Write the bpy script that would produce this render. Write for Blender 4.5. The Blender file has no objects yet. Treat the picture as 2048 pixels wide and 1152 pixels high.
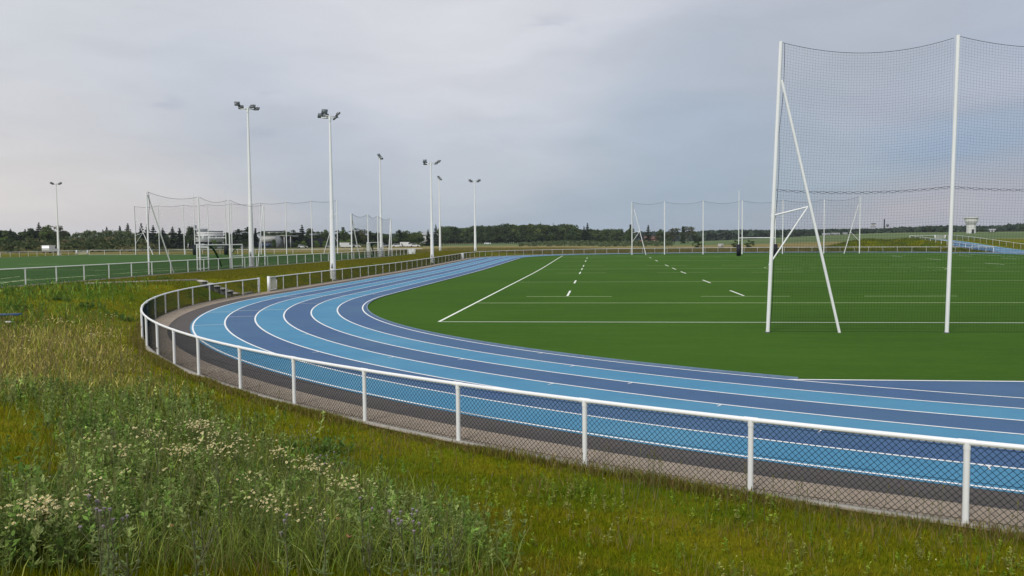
import bpy, math, random
import numpy as np
from mathutils import Matrix, Vector
rng = np.random.default_rng(7); random.seed(7)
SC = bpy.context.scene
COL = SC.collection

# ------------------------------------------------------------------ camera
F_PX = 1663.9
CAMP = np.array([-27.480, -50.157, 3.312])
CR = np.array([0.99466253, 0.10284954, -0.00827134])
CU = np.array([0.00236297, 0.05743643, 0.99834637])
CF = np.array([-0.10315454, 0.99303727, -0.05688684])
cd = bpy.data.cameras.new("camera"); cam = bpy.data.objects.new("camera", cd); COL.objects.link(cam)
cd.sensor_width = 36; cd.lens = 36 * F_PX / 2048; cd.clip_start = .1; cd.clip_end = 9000
cam.matrix_world = Matrix([[CR[i], CU[i], -CF[i], CAMP[i]] for i in range(3)] + [[0, 0, 0, 1]])
SC.camera = cam

# ------------------------------------------------------------------ world: daylight sky veiled by thin cloud
SUN_EL, SUN_AZ = 42, 205
w = bpy.data.worlds.new("World"); SC.world = w; w.use_nodes = True
nt = w.node_tree; N = nt.nodes; LK = nt.links; N.clear()
def nd(tree, typ, **kw):
    n = tree.nodes.new(typ)
    for k, v in kw.items(): setattr(n, k, v)
    return n
def dirpx(u, v):
    d = CF + (u - 1024) / F_PX * CR - (v - 576) / F_PX * CU
    return d / np.linalg.norm(d)
out = nd(nt, 'ShaderNodeOutputWorld'); bg = nd(nt, 'ShaderNodeBackground'); LK.new(bg.outputs[0], out.inputs[0])
tc = nd(nt, 'ShaderNodeTexCoord'); nrm = nd(nt, 'ShaderNodeVectorMath', operation='NORMALIZE'); LK.new(tc.outputs['Generated'], nrm.inputs[0])
sky = nd(nt, 'ShaderNodeTexSky'); sky.sky_type = 'NISHITA'; sky.sun_disc = False
sky.sun_elevation = math.radians(SUN_EL); sky.sun_rotation = math.radians(SUN_AZ)
skm = nd(nt, 'ShaderNodeVectorMath', operation='SCALE'); skm.inputs['Scale'].default_value = .09; LK.new(sky.outputs[0], skm.inputs[0])
# stretched noise distorts the cloud layer
mp = nd(nt, 'ShaderNodeMapping'); mp.inputs['Scale'].default_value = (1.0, 1.0, 3.2); LK.new(nrm.outputs[0], mp.inputs[0])
no = nd(nt, 'ShaderNodeTexNoise'); no.inputs['Scale'].default_value = 2.6; no.inputs['Detail'].default_value = 7; no.inputs['Roughness'].default_value = .52; LK.new(mp.outputs[0], no.inputs[0])
sub = nd(nt, 'ShaderNodeVectorMath', operation='SUBTRACT'); LK.new(no.outputs['Color'], sub.inputs[0]); sub.inputs[1].default_value = (.5, .5, .5)
scl = nd(nt, 'ShaderNodeVectorMath', operation='SCALE'); LK.new(sub.outputs[0], scl.inputs[0]); scl.inputs['Scale'].default_value = .16
dv = nd(nt, 'ShaderNodeVectorMath', operation='ADD'); LK.new(nrm.outputs[0], dv.inputs[0]); LK.new(scl.outputs[0], dv.inputs[1])
sep = nd(nt, 'ShaderNodeSeparateXYZ'); LK.new(dv.outputs[0], sep.inputs[0])
ramp = nd(nt, 'ShaderNodeValToRGB'); LK.new(sep.outputs['Z'], ramp.inputs[0])
def srgb(r, g, b):
    f = lambda c: ((c / 255 + .055) / 1.055) ** 2.4 if c > 10 else c / 255 / 12.92
    return (f(r), f(g), f(b), 1)
cr = ramp.color_ramp; cr.interpolation = 'EASE'
stops = [(0, (156, 169, 183)), (.06, (151, 166, 182)), (.13, (156, 170, 187)), (.20, (172, 181, 195)), (.28, (196, 199, 207)), (.36, (203, 204, 210)), (1, (206, 207, 212))]
cr.elements[0].position = 0; cr.elements[0].color = srgb(*stops[0][1])
cr.elements[1].position = 1; cr.elements[1].color = srgb(*stops[-1][1])
for p_, c_ in stops[1:-1]:
    e = cr.elements.new(p_); e.color = srgb(*c_)
cur = ramp.outputs[0]
# broad cloud banks: (pixel bearing, half angle, vertical squash, strength, colour)
BL = [((-300, 300), 16, 1.2, .5, (200, 200, 206)), ((60, 40), 15, 1.2, .8, (208, 210, 214)), ((250, 400), 13, 3.0, .55, (203, 202, 206)), ((880, 90), 17, 1.3, .75, (213, 213, 218)),
      ((640, 300), 9, 1.6, .35, (168, 178, 196)), ((1700, 60), 13, 1.2, .8, (173, 178, 189)), ((2200, 250), 12, 1.2, .6, (160, 170, 190)),
      ((1940, 285), 6.0, 2.6, .75, (140, 160, 186)), ((1800, 205), 5.0, 2.4, .5, (176, 180, 196)), ((2040, 150), 5, 2.4, .4, (188, 190, 204)), ((1830, 440), 11, 4.2, .9, (176, 172, 180)), ((2150, 400), 9, 3, .7, (168, 168, 180)),
      ((1300, 440), 14, 3.4, .4, (156, 171, 190)), ((430, 440), 9, 3.2, .55, (200, 194, 196)), ((250, 250), 9, 1.6, .3, (184, 189, 201)), ((-60, 400), 22, 2.6, .95, (213, 208, 206)), ((330, 445), 10, 3.6, .6, (206, 200, 201)), ((900, 60), 15, 1.5, .4, (214, 214, 219))]
for (uv, ha, sq, st, col) in BL:
    d = dirpx(*uv)
    s0 = nd(nt, 'ShaderNodeVectorMath', operation='SUBTRACT'); LK.new(dv.outputs[0], s0.inputs[0]); s0.inputs[1].default_value = tuple(d)
    s1 = nd(nt, 'ShaderNodeVectorMath', operation='MULTIPLY'); LK.new(s0.outputs[0], s1.inputs[0]); s1.inputs[1].default_value = (1, 1, sq)
    ln = nd(nt, 'ShaderNodeVectorMath', operation='LENGTH'); LK.new(s1.outputs[0], ln.inputs[0])
    mr = nd(nt, 'ShaderNodeMapRange', interpolation_type='SMOOTHSTEP'); LK.new(ln.outputs['Value'], mr.inputs[0])
    mr.inputs[1].default_value = math.radians(ha) * 1.25; mr.inputs[2].default_value = 0; mr.inputs[3].default_value = 0; mr.inputs[4].default_value = st
    mx = nd(nt, 'ShaderNodeMix', data_type='RGBA'); LK.new(mr.outputs[0], mx.inputs[0]); LK.new(cur, mx.inputs[6]); mx.inputs[7].default_value = srgb(*col)
    cur = mx.outputs[2]
# small ragged dark scuds
for (uv, ha, st) in [((320, 205), 2.0, .5), ((1100, 58), 3.0, .45), ((530, 262), 2.4, .5), ((538, 190), 1.1, .5), ((45, 262), 2.0, .4), ((650, 205), 1.6, .25)]:
    d = dirpx(*uv)
    n2 = nd(nt, 'ShaderNodeTexNoise'); n2.inputs['Scale'].default_value = 16; n2.inputs['Detail'].default_value = 5; LK.new(mp.outputs[0], n2.inputs[0])
    s0 = nd(nt, 'ShaderNodeVectorMath', operation='SUBTRACT'); LK.new(nrm.outputs[0], s0.inputs[0]); s0.inputs[1].default_value = tuple(d)
    s1 = nd(nt, 'ShaderNodeVectorMath', operation='MULTIPLY'); LK.new(s0.outputs[0], s1.inputs[0]); s1.inputs[1].default_value = (1, 1, 2.6)
    ln = nd(nt, 'ShaderNodeVectorMath', operation='LENGTH'); LK.new(s1.outputs[0], ln.inputs[0])
    mr = nd(nt, 'ShaderNodeMapRange', interpolation_type='SMOOTHSTEP'); LK.new(ln.outputs['Value'], mr.inputs[0])
    mr.inputs[1].default_value = math.radians(ha) * 1.1; mr.inputs[2].default_value = 0; mr.inputs[3].default_value = 0; mr.inputs[4].default_value = 1
    m2 = nd(nt, 'ShaderNodeMapRange', interpolation_type='SMOOTHSTEP'); LK.new(n2.outputs[0], m2.inputs[0]); m2.inputs[1].default_value = .45; m2.inputs[2].default_value = .66; m2.inputs[4].default_value = st
    mu = nd(nt, 'ShaderNodeMath', operation='MULTIPLY'); LK.new(mr.outputs[0], mu.inputs[0]); LK.new(m2.outputs[0], mu.inputs[1])
    mx = nd(nt, 'ShaderNodeMix', data_type='RGBA'); LK.new(mu.outputs[0], mx.inputs[0]); LK.new(cur, mx.inputs[6]); mx.inputs[7].default_value = srgb(164, 170, 188)
    cur = mx.outputs[2]
# fine soft streaking
n3 = nd(nt, 'ShaderNodeTexNoise'); n3.inputs['Scale'].default_value = 5; n3.inputs['Detail'].default_value = 6; mp3 = nd(nt, 'ShaderNodeMapping'); mp3.inputs['Scale'].default_value = (1, 1, 5.5); LK.new(dv.outputs[0], mp3.inputs[0]); LK.new(mp3.outputs[0], n3.inputs[0])
mr = nd(nt, 'ShaderNodeMapRange'); LK.new(n3.outputs[0], mr.inputs[0]); mr.inputs[1].default_value = .3; mr.inputs[2].default_value = .7; mr.inputs[3].default_value = 1.0; mr.inputs[4].default_value = 1.12
sc3 = nd(nt, 'ShaderNodeVectorMath', operation='SCALE'); LK.new(cur, sc3.inputs[0]); LK.new(mr.outputs[0], sc3.inputs['Scale'])
fin = nd(nt, 'ShaderNodeMix', data_type='RGBA'); fin.inputs[0].default_value = .93; LK.new(skm.outputs[0], fin.inputs[6]); LK.new(sc3.outputs[0], fin.inputs[7])
LK.new(fin.outputs[2], bg.inputs[0]); bg.inputs[1].default_value = 1.0

sd_ = bpy.data.lights.new("sun", 'SUN'); so = bpy.data.objects.new("sun", sd_); COL.objects.link(so)
sd_.energy = 2.1; sd_.angle = math.radians(15); sd_.color = (1, .96, .9)
el, az = math.radians(SUN_EL), math.radians(SUN_AZ)
sv = Vector((math.sin(az) * math.cos(el), math.cos(az) * math.cos(el), math.sin(el)))
so.rotation_euler = sv.to_track_quat('Z', 'Y').to_euler()
SC.view_settings.view_transform = 'Standard'; SC.view_settings.look = 'None'
SC.view_settings.exposure = 0.07; SC.view_settings.gamma = 1; SC.view_settings.use_curve_mapping = False

# ------------------------------------------------------------------ helpers
def link(o, parent=None):
    COL.objects.link(o)
    if parent is not None: o.parent = parent
    return o
def tag(o, label=None, cat=None, group=None, kind=None):
    if label: o['label'] = label
    if cat: o['category'] = cat
    if group: o['group'] = group
    if kind: o['kind'] = kind
    return o
def empty(name, loc, rz=0):
    o = bpy.data.objects.new(name, None); o.empty_display_size = .2; o.location = loc; o.rotation_euler = (0, 0, rz)
    COL.objects.link(o); return o
def np_mesh(name, V, Fc, mats, mi=None, col=None, smooth=False):
    """V (n,3), Fc (m,k); returns mesh data"""
    me = bpy.data.meshes.new(name)
    V = np.asarray(V, np.float32); Fc = np.asarray(Fc, np.int32); m, k = Fc.shape
    me.vertices.add(len(V)); me.vertices.foreach_set('co', V.ravel())
    me.loops.add(m * k); me.loops.foreach_set('vertex_index', Fc.ravel())
    me.polygons.add(m); me.polygons.foreach_set('loop_start', np.arange(0, m * k, k, dtype=np.int32))
    me.polygons.foreach_set('loop_total', np.full(m, k, np.int32))
    if mi is not None: me.polygons.foreach_set('material_index', np.asarray(mi, np.int32))
    if smooth: me.polygons.foreach_set('use_smooth', np.ones(m, bool))
    for mt in (mats if isinstance(mats, (list, tuple)) else [mats]): me.materials.append(mt)
    if col is not None:
        a = me.color_attributes.new('tint', 'FLOAT_COLOR', 'POINT')
        c = np.ones((len(V), 4), np.float32); c[:, :3] = col; a.data.foreach_set('color', c.ravel())
    me.update(); me.validate(); return me
def obj(name, me, parent=None, loc=(0, 0, 0)):
    o = bpy.data.objects.new(name, me); o.location = loc; return link(o, parent)
class MB:
    """collects boxes, tubes and sheets into one mesh"""
    def __init__(s): s.v = []; s.f = []; s.n = 0; s.mi = []
    def add(s, V, Q, mi=0):
        V = np.asarray(V, float); Q = np.asarray(Q, int)
        if Q.shape[1] == 3: Q = np.concatenate([Q, Q[:, 2:]], 1)
        s.v.append(V); s.f.append(Q + s.n); s.n += len(V); s.mi.append(np.full(len(Q), mi)); return s
    def box(s, c, d, rz=0, mi=0, rx=0, ry=0):
        c = np.array(c, float); d = np.array(d, float) / 2
        P = np.array([[x, y, z] for x in (-1, 1) for y in (-1, 1) for z in (-1, 1)]) * d
        M = np.array(Matrix.Rotation(rz, 3, 'Z') @ Matrix.Rotation(ry, 3, 'Y') @ Matrix.Rotation(rx, 3, 'X'))
        return s.add(P @ M.T + c, [[0, 1, 3, 2], [4, 6, 7, 5], [0, 4, 5, 1], [2, 3, 7, 6], [0, 2, 6, 4], [1, 5, 7, 3]], mi)
    def tube(s, P, r, n=8, caps=True, mi=0):
        P = np.array(P, float); m = len(P); r = np.broadcast_to(np.asarray(r, float), (m,))
        T = np.gradient(P, axis=0); T /= np.linalg.norm(T, axis=1)[:, None] + 1e-9
        ref = np.array([0, 0, 1.]) if abs(T[0, 2]) < .9 else np.array([1., 0, 0])
        A = np.cross(T, ref); A /= np.linalg.norm(A, axis=1)[:, None] + 1e-9; B = np.cross(T, A)
        th = np.arange(n) * 2 * math.pi / n
        V = P[:, None] + r[:, None, None] * (A[:, None] * np.cos(th)[None, :, None] + B[:, None] * np.sin(th)[None, :, None])
        V = V.reshape(-1, 3); Q = []
        for i in range(m - 1):
            for j in range(n):
                k = (j + 1) % n; Q.append([i * n + j, i * n + k, (i + 1) * n + k, (i + 1) * n + j])
        s.add(V, Q, mi)
        if caps:
            for e in (0, m - 1):
                idx = list(range(e * n, e * n + n)); c = P[e]
                VV = np.vstack([V[idx], c]); s.add(VV, [[j, (j + 1) % n, n] for j in range(n)], mi)
        return s
    def segs(s, P0, P1, r, mi=0):
        """many thin three-sided wires"""
        P0 = np.asarray(P0, float); P1 = np.asarray(P1, float); T = P1 - P0; T /= np.linalg.norm(T, axis=1)[:, None] + 1e-9
        ref = np.where(np.abs(T[:, 2:3]) < .9, [[0, 0, 1.]], [[1., 0, 0]]); A = np.cross(T, ref); A /= np.linalg.norm(A, axis=1)[:, None] + 1e-9; B = np.cross(T, A)
        V = []
        for th in (0, 2.0944, 4.18879):
            V.append(P0 + r * (A * math.cos(th) + B * math.sin(th))); V.append(P1 + r * (A * math.cos(th) + B * math.sin(th)))
        V = np.stack(V, 1).reshape(-1, 3); n = len(P0); b = (np.arange(n) * 6)[:, None]
        Q = np.concatenate([b + [0, 1, 3, 2], b + [2, 3, 5, 4], b + [4, 5, 1, 0]], 0)
        return s.add(V, Q, mi)
    def mesh(s, name, mats, smooth=False, merge=False):
        V = np.concatenate(s.v); Fq = np.concatenate(s.f); mi = np.concatenate(s.mi)
        tri = Fq[:, 2] == Fq[:, 3]
        me = bpy.data.meshes.new(name); nq = (~tri).sum(); ntq = tri.sum()
        me.vertices.add(len(V)); me.vertices.foreach_set('co', V.astype(np.float32).ravel())
        loops = np.concatenate([Fq[~tri].ravel(), Fq[tri][:, :3].ravel()]).astype(np.int32)
        me.loops.add(len(loops)); me.loops.foreach_set('vertex_index', loops)
        me.polygons.add(len(Fq)); st = np.concatenate([np.arange(nq) * 4, nq * 4 + np.arange(ntq) * 3]).astype(np.int32)
        me.polygons.foreach_set('loop_start', st); me.polygons.foreach_set('loop_total', np.concatenate([np.full(nq, 4), np.full(ntq, 3)]).astype(np.int32))
        me.polygons.foreach_set('material_index', np.concatenate([mi[~tri], mi[tri]]).astype(np.int32))
        if smooth: me.polygons.foreach_set('use_smooth', np.ones(len(Fq), bool))
        for mt in (mats if isinstance(mats, (list, tuple)) else [mats]): me.materials.append(mt)
        me.update(); me.validate(); return me
    def build(s, name, mats, parent=None, smooth=False): return obj(name, s.mesh(name, mats, smooth), parent)
def smooth_by_angle(o, deg=40):
    for p in o.data.polygons: p.use_smooth = True
    try: o.data.set_sharp_from_angle(angle=math.radians(deg))
    except Exception: pass
    return o
def sstep(x, a=0., b=1.):
    t = np.clip((x - a) / (b - a), 0, 1); return t * t * (3 - 2 * t)

# ------------------------------------------------------------------ oval geometry (kerb line of the track)
R1, R2, AL, SL = 51.543, 34.871, 1.2217, 87.2
W = R2 + (R1 - R2) * math.cos(AL); OX = W - R2; OY = (R1 - R2) * math.sin(AL)
SEG = [(-OX, 0, R2, math.pi, math.pi + AL), (0, OY, R1, math.pi + AL, 2 * math.pi - AL), (OX, 0, R2, 2 * math.pi - AL, 2 * math.pi), ('S', W, 0, W, SL),
       (OX, SL, R2, 0, AL), (0, SL - OY, R1, AL, math.pi - AL), (-OX, SL, R2, math.pi - AL, math.pi), ('S', -W, SL, -W, 0)]
SEGL = [SL if s[0] == 'S' else s[2] * (s[4] - s[3]) for s in SEG]; PER = sum(SEGL)
def oval(u, off=0.):
    """kerb arc length u (array), offset outwards -> xy"""
    u = np.atleast_1d(np.asarray(u, float)) % PER; off = np.broadcast_to(off, u.shape); P = np.zeros((len(u), 2)); acc = 0.
    for s, L in zip(SEG, SEGL):
        m = (u >= acc) & (u <= acc + L + 1e-9); t = (u[m] - acc) / L
        if s[0] == 'S':
            n = 1 if s[1] > 0 else -1
            P[m, 0] = s[1] + n * off[m]; P[m, 1] = s[2] + t * (s[4] - s[2])
        else:
            a = s[3] + t * (s[4] - s[3]); P[m, 0] = s[0] + (s[2] + off[m]) * np.cos(a); P[m, 1] = s[1] + (s[2] + off[m]) * np.sin(a)
        acc += L
    return P
_U = np.linspace(0, PER, 4001)[:-1]; _K = oval(_U)
def u_of(x, y):
    return float(_U[np.argmin((_K[:, 0] - x) ** 2 + (_K[:, 1] - y) ** 2)]) if False else float(_u_exact(x, y))
def _u_exact(x, y):
    # kerb parameter whose normal passes through (x, y)
    i = np.argmin(np.hypot(*(oval(_U, max(0.0, float(sdist(np.array([x]), np.array([y]))[0]))) - [x, y]).T)); return _U[i]
def sdist(x, y):
    """signed distance outside the kerb line"""
    ax = np.abs(x); yy = np.where(y < SL / 2, y, SL - y)
    r2 = np.hypot(ax - OX, yy); ang = np.arctan2(-yy, ax - OX)
    r1 = np.hypot(ax, yy - OY)
    d = np.where(yy >= 0, ax - W, np.where((ang < AL) & (ang >= 0), r2 - R2, r1 - R1))
    return d
FO = 9.08            # fence offset
def rise(y): return .45 * sstep(y, 30, 112)
def chute(y): return .42 + 2.4 * sstep(y, 104, 158)
def chx(y): return 4.2 * sstep(y, 88, 106)
def H(x, y):
    """height of the natural ground"""
    x = np.asarray(x, float); y = np.asarray(y, float); s = sdist(x, y) - FO
    base = rise(y) - .04
    cambank = 1.62 * sstep(s, .1, 11.5)
    left = 1.0 * sstep(s, .65, 2.75)
    wl = sstep(y, -24, -8) * sstep(-x, 20, 40) ; wc = sstep(-y, -10 + 0 * y, 14) * (1 - wl)
    wfar = sstep(y, 100, 125)
    z = base + wl * (1 - wfar) * left + wc * cambank + wl * wfar * .4 * sstep(s, 1, 12)
    z = np.where(x < -56, z * (1 - sstep(-x, 56, 58.5) * sstep(y, -20, -5)) + .96 * sstep(-x, 56, 58.5) * sstep(y, -20, -5), z)
    # outside the frame to the left-near side the bank stays near one metre
    # chute and mound on the far right
    cz = chute(y) - .05
    wch = sstep(x, 39.5, 43.5) * sstep(y, 98, 108) * (1 - sstep(y, 160, 240)) * (1 - sstep(x, 60, 140))
    z = z * (1 - wch) + cz * wch
    
    z = z + 2.5 * np.exp(-((x - 33) / 8.5) ** 2 - ((y - 144) / 10.) ** 2) * sstep(s, 1, 6)
    # distance terms
    dx = x - CAMP[0]; dy = y - CAMP[1]; D = np.hypot(dx, dy); a = np.degrees(np.arctan2(dx, dy))
    fr = sstep(a, 4, 20) * sstep(D, 230, 760)
    z = z + fr * 6.6
    # low earth bank with shrubs beyond the left pitch
    bump = (1 - sstep(a, -30.5, -28.2)) * (sstep(D, 262, 300) - .25 * sstep(D, 320, 420)) * (2.6 + .7 * np.sin(a * 3.1) + .4 * np.sin(a * 7.7 + 1))
    z = z + bump * sstep(a, -75, -55)
    z = z + sstep(D, 300, 900) * .4 * np.sin(x / 90.) * np.cos(y / 120.)
    return z
def Hs(x, y): return float(H(np.array([x]), np.array([y]))[0])
def bearing(px):
    d = CF + (px - 1024) / F_PX * CR + (576 - 485) / F_PX * CU; h = np.array([d[0], d[1]]); return h / np.linalg.norm(h)
def at(px, D):
    """ground point D metres away along the bearing of one column of the photograph"""
    q = CAMP[:2] + bearing(px) * D; return np.array([q[0], q[1], Hs(q[0], q[1])])
def hor(px): return 489.6 - .00828 * px
def dep(px): return float(bearing(px) @ (CF[:2] / np.linalg.norm(CF[:2])))
def zpx(px, y, D): return CAMP[2] + (hor(px) - y) / F_PX * D * dep(px)
def tp(px, y):
    """where the sight line of a photo point meets the ground"""
    d = CF + (px - 1024) / F_PX * CR - (y - 576) / F_PX * CU
    t = np.arange(2, 400, .05); P = CAMP + t[:, None] * d; h = H(P[:, 0], P[:, 1]); i = np.argmax(P[:, 2] < h)
    return P[i]

# ------------------------------------------------------------------ materials
def mat(name, base, rough=.8, noise=None, spec=.3, metal=0, attr=False, bump=None, trans=0):
    """noise: list of (scale, colour2, lo, hi, stretch)"""
    m = bpy.data.materials.new(name); m.use_nodes = True; t = m.node_tree; b = t.nodes['Principled BSDF']
    b.inputs['Roughness'].default_value = rough; b.inputs['Metallic'].default_value = metal
    b.inputs['Specular IOR Level'].default_value = spec
    col = None
    if attr:
        a = nd(t, 'ShaderNodeVertexColor', layer_name='tint'); col = a.outputs[0]
    g = nd(t, 'ShaderNodeNewGeometry')
    if noise:
        for i, (scv, c2, lo, hi, stx) in enumerate(noise):
            mpn = nd(t, 'ShaderNodeMapping'); mpn.inputs['Scale'].default_value = stx; t.links.new(g.outputs['Position'], mpn.inputs[0])
            n = nd(t, 'ShaderNodeTexNoise'); n.inputs['Scale'].default_value = scv; n.inputs['Detail'].default_value = 6; n.inputs['Roughness'].default_value = .6
            t.links.new(mpn.outputs[0], n.inputs[0])
            r = nd(t, 'ShaderNodeMapRange'); t.links.new(n.outputs[0], r.inputs[0]); r.inputs[1].default_value = lo; r.inputs[2].default_value = hi
            x = nd(t, 'ShaderNodeMix', data_type='RGBA'); t.links.new(r.outputs[0], x.inputs[0])
            if col is None: x.inputs[6].default_value = (*base, 1)
            else: t.links.new(col, x.inputs[6])
            x.inputs[7].default_value = (*c2, 1); col = x.outputs[2]
    if col is None: b.inputs['Base Color'].default_value = (*base, 1)
    else: t.links.new(col, b.inputs['Base Color'])
    if bump:
        n = nd(t, 'ShaderNodeTexNoise'); n.inputs['Scale'].default_value = bump[0]; n.inputs['Detail'].default_value = 3; t.links.new(g.outputs['Position'], n.inputs[0])
        bu = nd(t, 'ShaderNodeBump'); bu.inputs['Strength'].default_value = bump[1]; bu.inputs['Distance'].default_value = bump[2]; t.links.new(n.outputs[0], bu.inputs['Height']); t.links.new(bu.outputs[0], b.inputs['Normal'])
    return m
one = (1, 1, 1)
M = {}
M['lane_light'] = mat('lane light blue', (.060, .240, .400), .75, [(1.3, (.050, .205, .355), .35, .7, one), (25, (.095, .29, .45), .48, .8, one), (.25, (.085, .265, .41), .42, .68, one), (5, (.048, .20, .345), .58, .8, one)], bump=(260, .35, .004))
M['lane_dark'] = mat('lane dark blue', (.050, .112, .25), .75, [(1.3, (.038, .102, .21), .35, .7, one), (25, (.075, .155, .285), .48, .8, one), (.25, (.062, .138, .25), .42, .68, one), (5, (.036, .098, .205), .58, .8, one)], bump=(260, .35, .004))
M['line_white'] = mat('white line paint', (.86, .88, .88), .6, [(9, (.74, .77, .78), .45, .75, one)])
M['kerb_blue'] = mat('pale kerb', (.17, .25, .35), .7, [(4, (.14, .20, .29), .4, .7, one)])
M['asphalt'] = mat('dark porous asphalt', (.080, .071, .067), .9, [(60, (.13, .115, .105), .5, .75, one), (1.2, (.10, .09, .085), .4, .7, one), (7, (.055, .052, .052), .55, .75, one)], bump=(180, .5, .006))
M['sandpath'] = mat('compacted grit path', (.36, .295, .225), .95, [(1.0, (.42, .345, .27), .4, .7, one), (30, (.22, .18, .14), .5, .75, one), (.3, (.31, .255, .20), .4, .65, one), (4, (.27, .23, .18), .55, .75, one)], bump=(120, .5, .008))
M['turf'] = mat('artificial turf', (.050, .122, .014), .95, [(.07, (.038, .098, .011), .38, .66, (1, 1.3, 1)), (.5, (.060, .135, .016), .45, .8, (.6, 2.5, 1)), (4.2, (.078, .155, .020), .5, .8, (.5, 3, 1)), (30, (.03, .075, .006), .5, .8, (1, 4, 1))], spec=.04, bump=(60, .6, .02))
M['turf_left'] = mat('artificial turf left', (.044, .108, .018), .95, [(.12, (.038, .095, .016), .4, .65, (1, 2.5, 1)), (2.2, (.052, .122, .022), .5, .8, (.5, 3, 1))], spec=.1)
M['mark'] = mat('sewn line', (.80, .84, .76), .8, [(3, (.68, .76, .60), .4, .8, one)])
M['mark_thin'] = mat('yellowish sewn line', (.60, .71, .38), .8, [(3, (.50, .63, .30), .4, .8, one)])
M['white'] = mat('white coated steel', (.86, .87, .87), .42, [(2.5, (.80, .81, .81), .45, .8, (1, 1, .4))], spec=.45)
M['white_post'] = mat('white coated post', (.84, .85, .85), .45, [(3, (.77, .78, .77), .45, .8, (1, 1, .4)), (34, (.34, .32, .28), .70, .78, (1, 1, .5))], spec=.45)
M['white_old'] = mat('weathered white steel', (.72, .73, .72), .5, [(6, (.60, .61, .58), .5, .8, (1, 1, .5))], spec=.4)
M['galv'] = mat('galvanised grey', (.42, .44, .45), .5, [(8, (.32, .33, .34), .4, .7, one)], metal=.3)
M['wire'] = mat('dark green wire', (.004, .013, .018), .6, spec=.08)
M['twine'] = mat('black net twine', (.014, .016, .02), .8, spec=.1)
M['rope'] = mat('dark rope', (.012, .014, .02), .8, spec=.1)
M['greennet'] = mat('green goal net', (.012, .06, .02), .8, spec=.1)
M['concrete'] = mat('pale concrete', (.33, .31, .27), .9, [(3, (.27, .26, .23), .4, .7, one), (22, (.42, .40, .36), .5, .8, one)], bump=(60, .3, .006))
M['step_pale'] = mat('pale tread', (.52, .50, .45), .9, [(6, (.42, .40, .36), .45, .75, one)])
M['concrete_dark'] = mat('dark concrete', (.13, .125, .11), .95, [(5, (.09, .088, .078), .4, .7, one)])  # step blocks, coloured darker than the pale treads on top of them
M['black_pad'] = mat('black foam padding', (.012, .014, .022), .6)
M['lamp_body'] = mat('lamp housing', (.17, .18, .19), .45, metal=.4)
M['lamp_glass'] = mat('lamp glass', (.20, .23, .27), .15, spec=.6)
M['foliage'] = mat('foliage', one, .85, spec=.15, attr=True)
M['bark'] = mat('bark', (.055, .042, .032), .95, [(4, (.085, .068, .052), .4, .7, (1, 1, .2))])
M['blade'] = mat('grass blade', one, .8, spec=.06, attr=True)
M['petal'] = mat('petals', one, .7, spec=.2, attr=True)
M['wall_white'] = mat('white render', (.52, .52, .50), .8, [(.6, (.42, .42, .41), .4, .8, one)])
M['tower_white'] = mat('white painted concrete', (.70, .70, .68), .8, [(.6, (.60, .60, .58), .4, .8, one)])
M['wall_grey'] = mat('grey cladding', (.20, .22, .24), .7, [(.5, (.15, .165, .18), .4, .8, one)])
M['wall_dark'] = mat('dark cladding', (.035, .045, .055), .6)
M['brick'] = mat('reddish brick', (.20, .10, .075), .9, [(.8, (.14, .075, .06), .4, .8, one)])
M['rooftile'] = mat('roof tile', (.16, .085, .065), .9)
M['glass'] = mat('window glass', (.03, .045, .06), .12, spec=.7)
M['blueglass'] = mat('blue shutters', (.05, .10, .19), .4)
M['car_white'] = mat('car paint white', (.72, .73, .74), .3, spec=.6)
M['car_grey'] = mat('car paint silver', (.36, .38, .40), .3, spec=.6, metal=.3)
M['car_dark'] = mat('car paint dark', (.04, .045, .06), .3, spec=.6)
M['tyre'] = mat('rubber', (.015, .015, .016), .8)

def translucent(m, k):
    t = m.node_tree; b = t.nodes['Principled BSDF']; o = t.nodes['Material Output']; tl = nd(t, 'ShaderNodeBsdfTranslucent'); mx = nd(t, 'ShaderNodeMixShader'); mx.inputs[0].default_value = k
    t.links.new(b.inputs['Base Color'].links[0].from_socket, tl.inputs[0]); t.links.new(b.outputs[0], mx.inputs[1]); t.links.new(tl.outputs[0], mx.inputs[2]); t.links.new(mx.outputs[0], o.inputs[0])
translucent(M['blade'], .35); translucent(M['foliage'], .2); translucent(M['petal'], .3)
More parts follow.
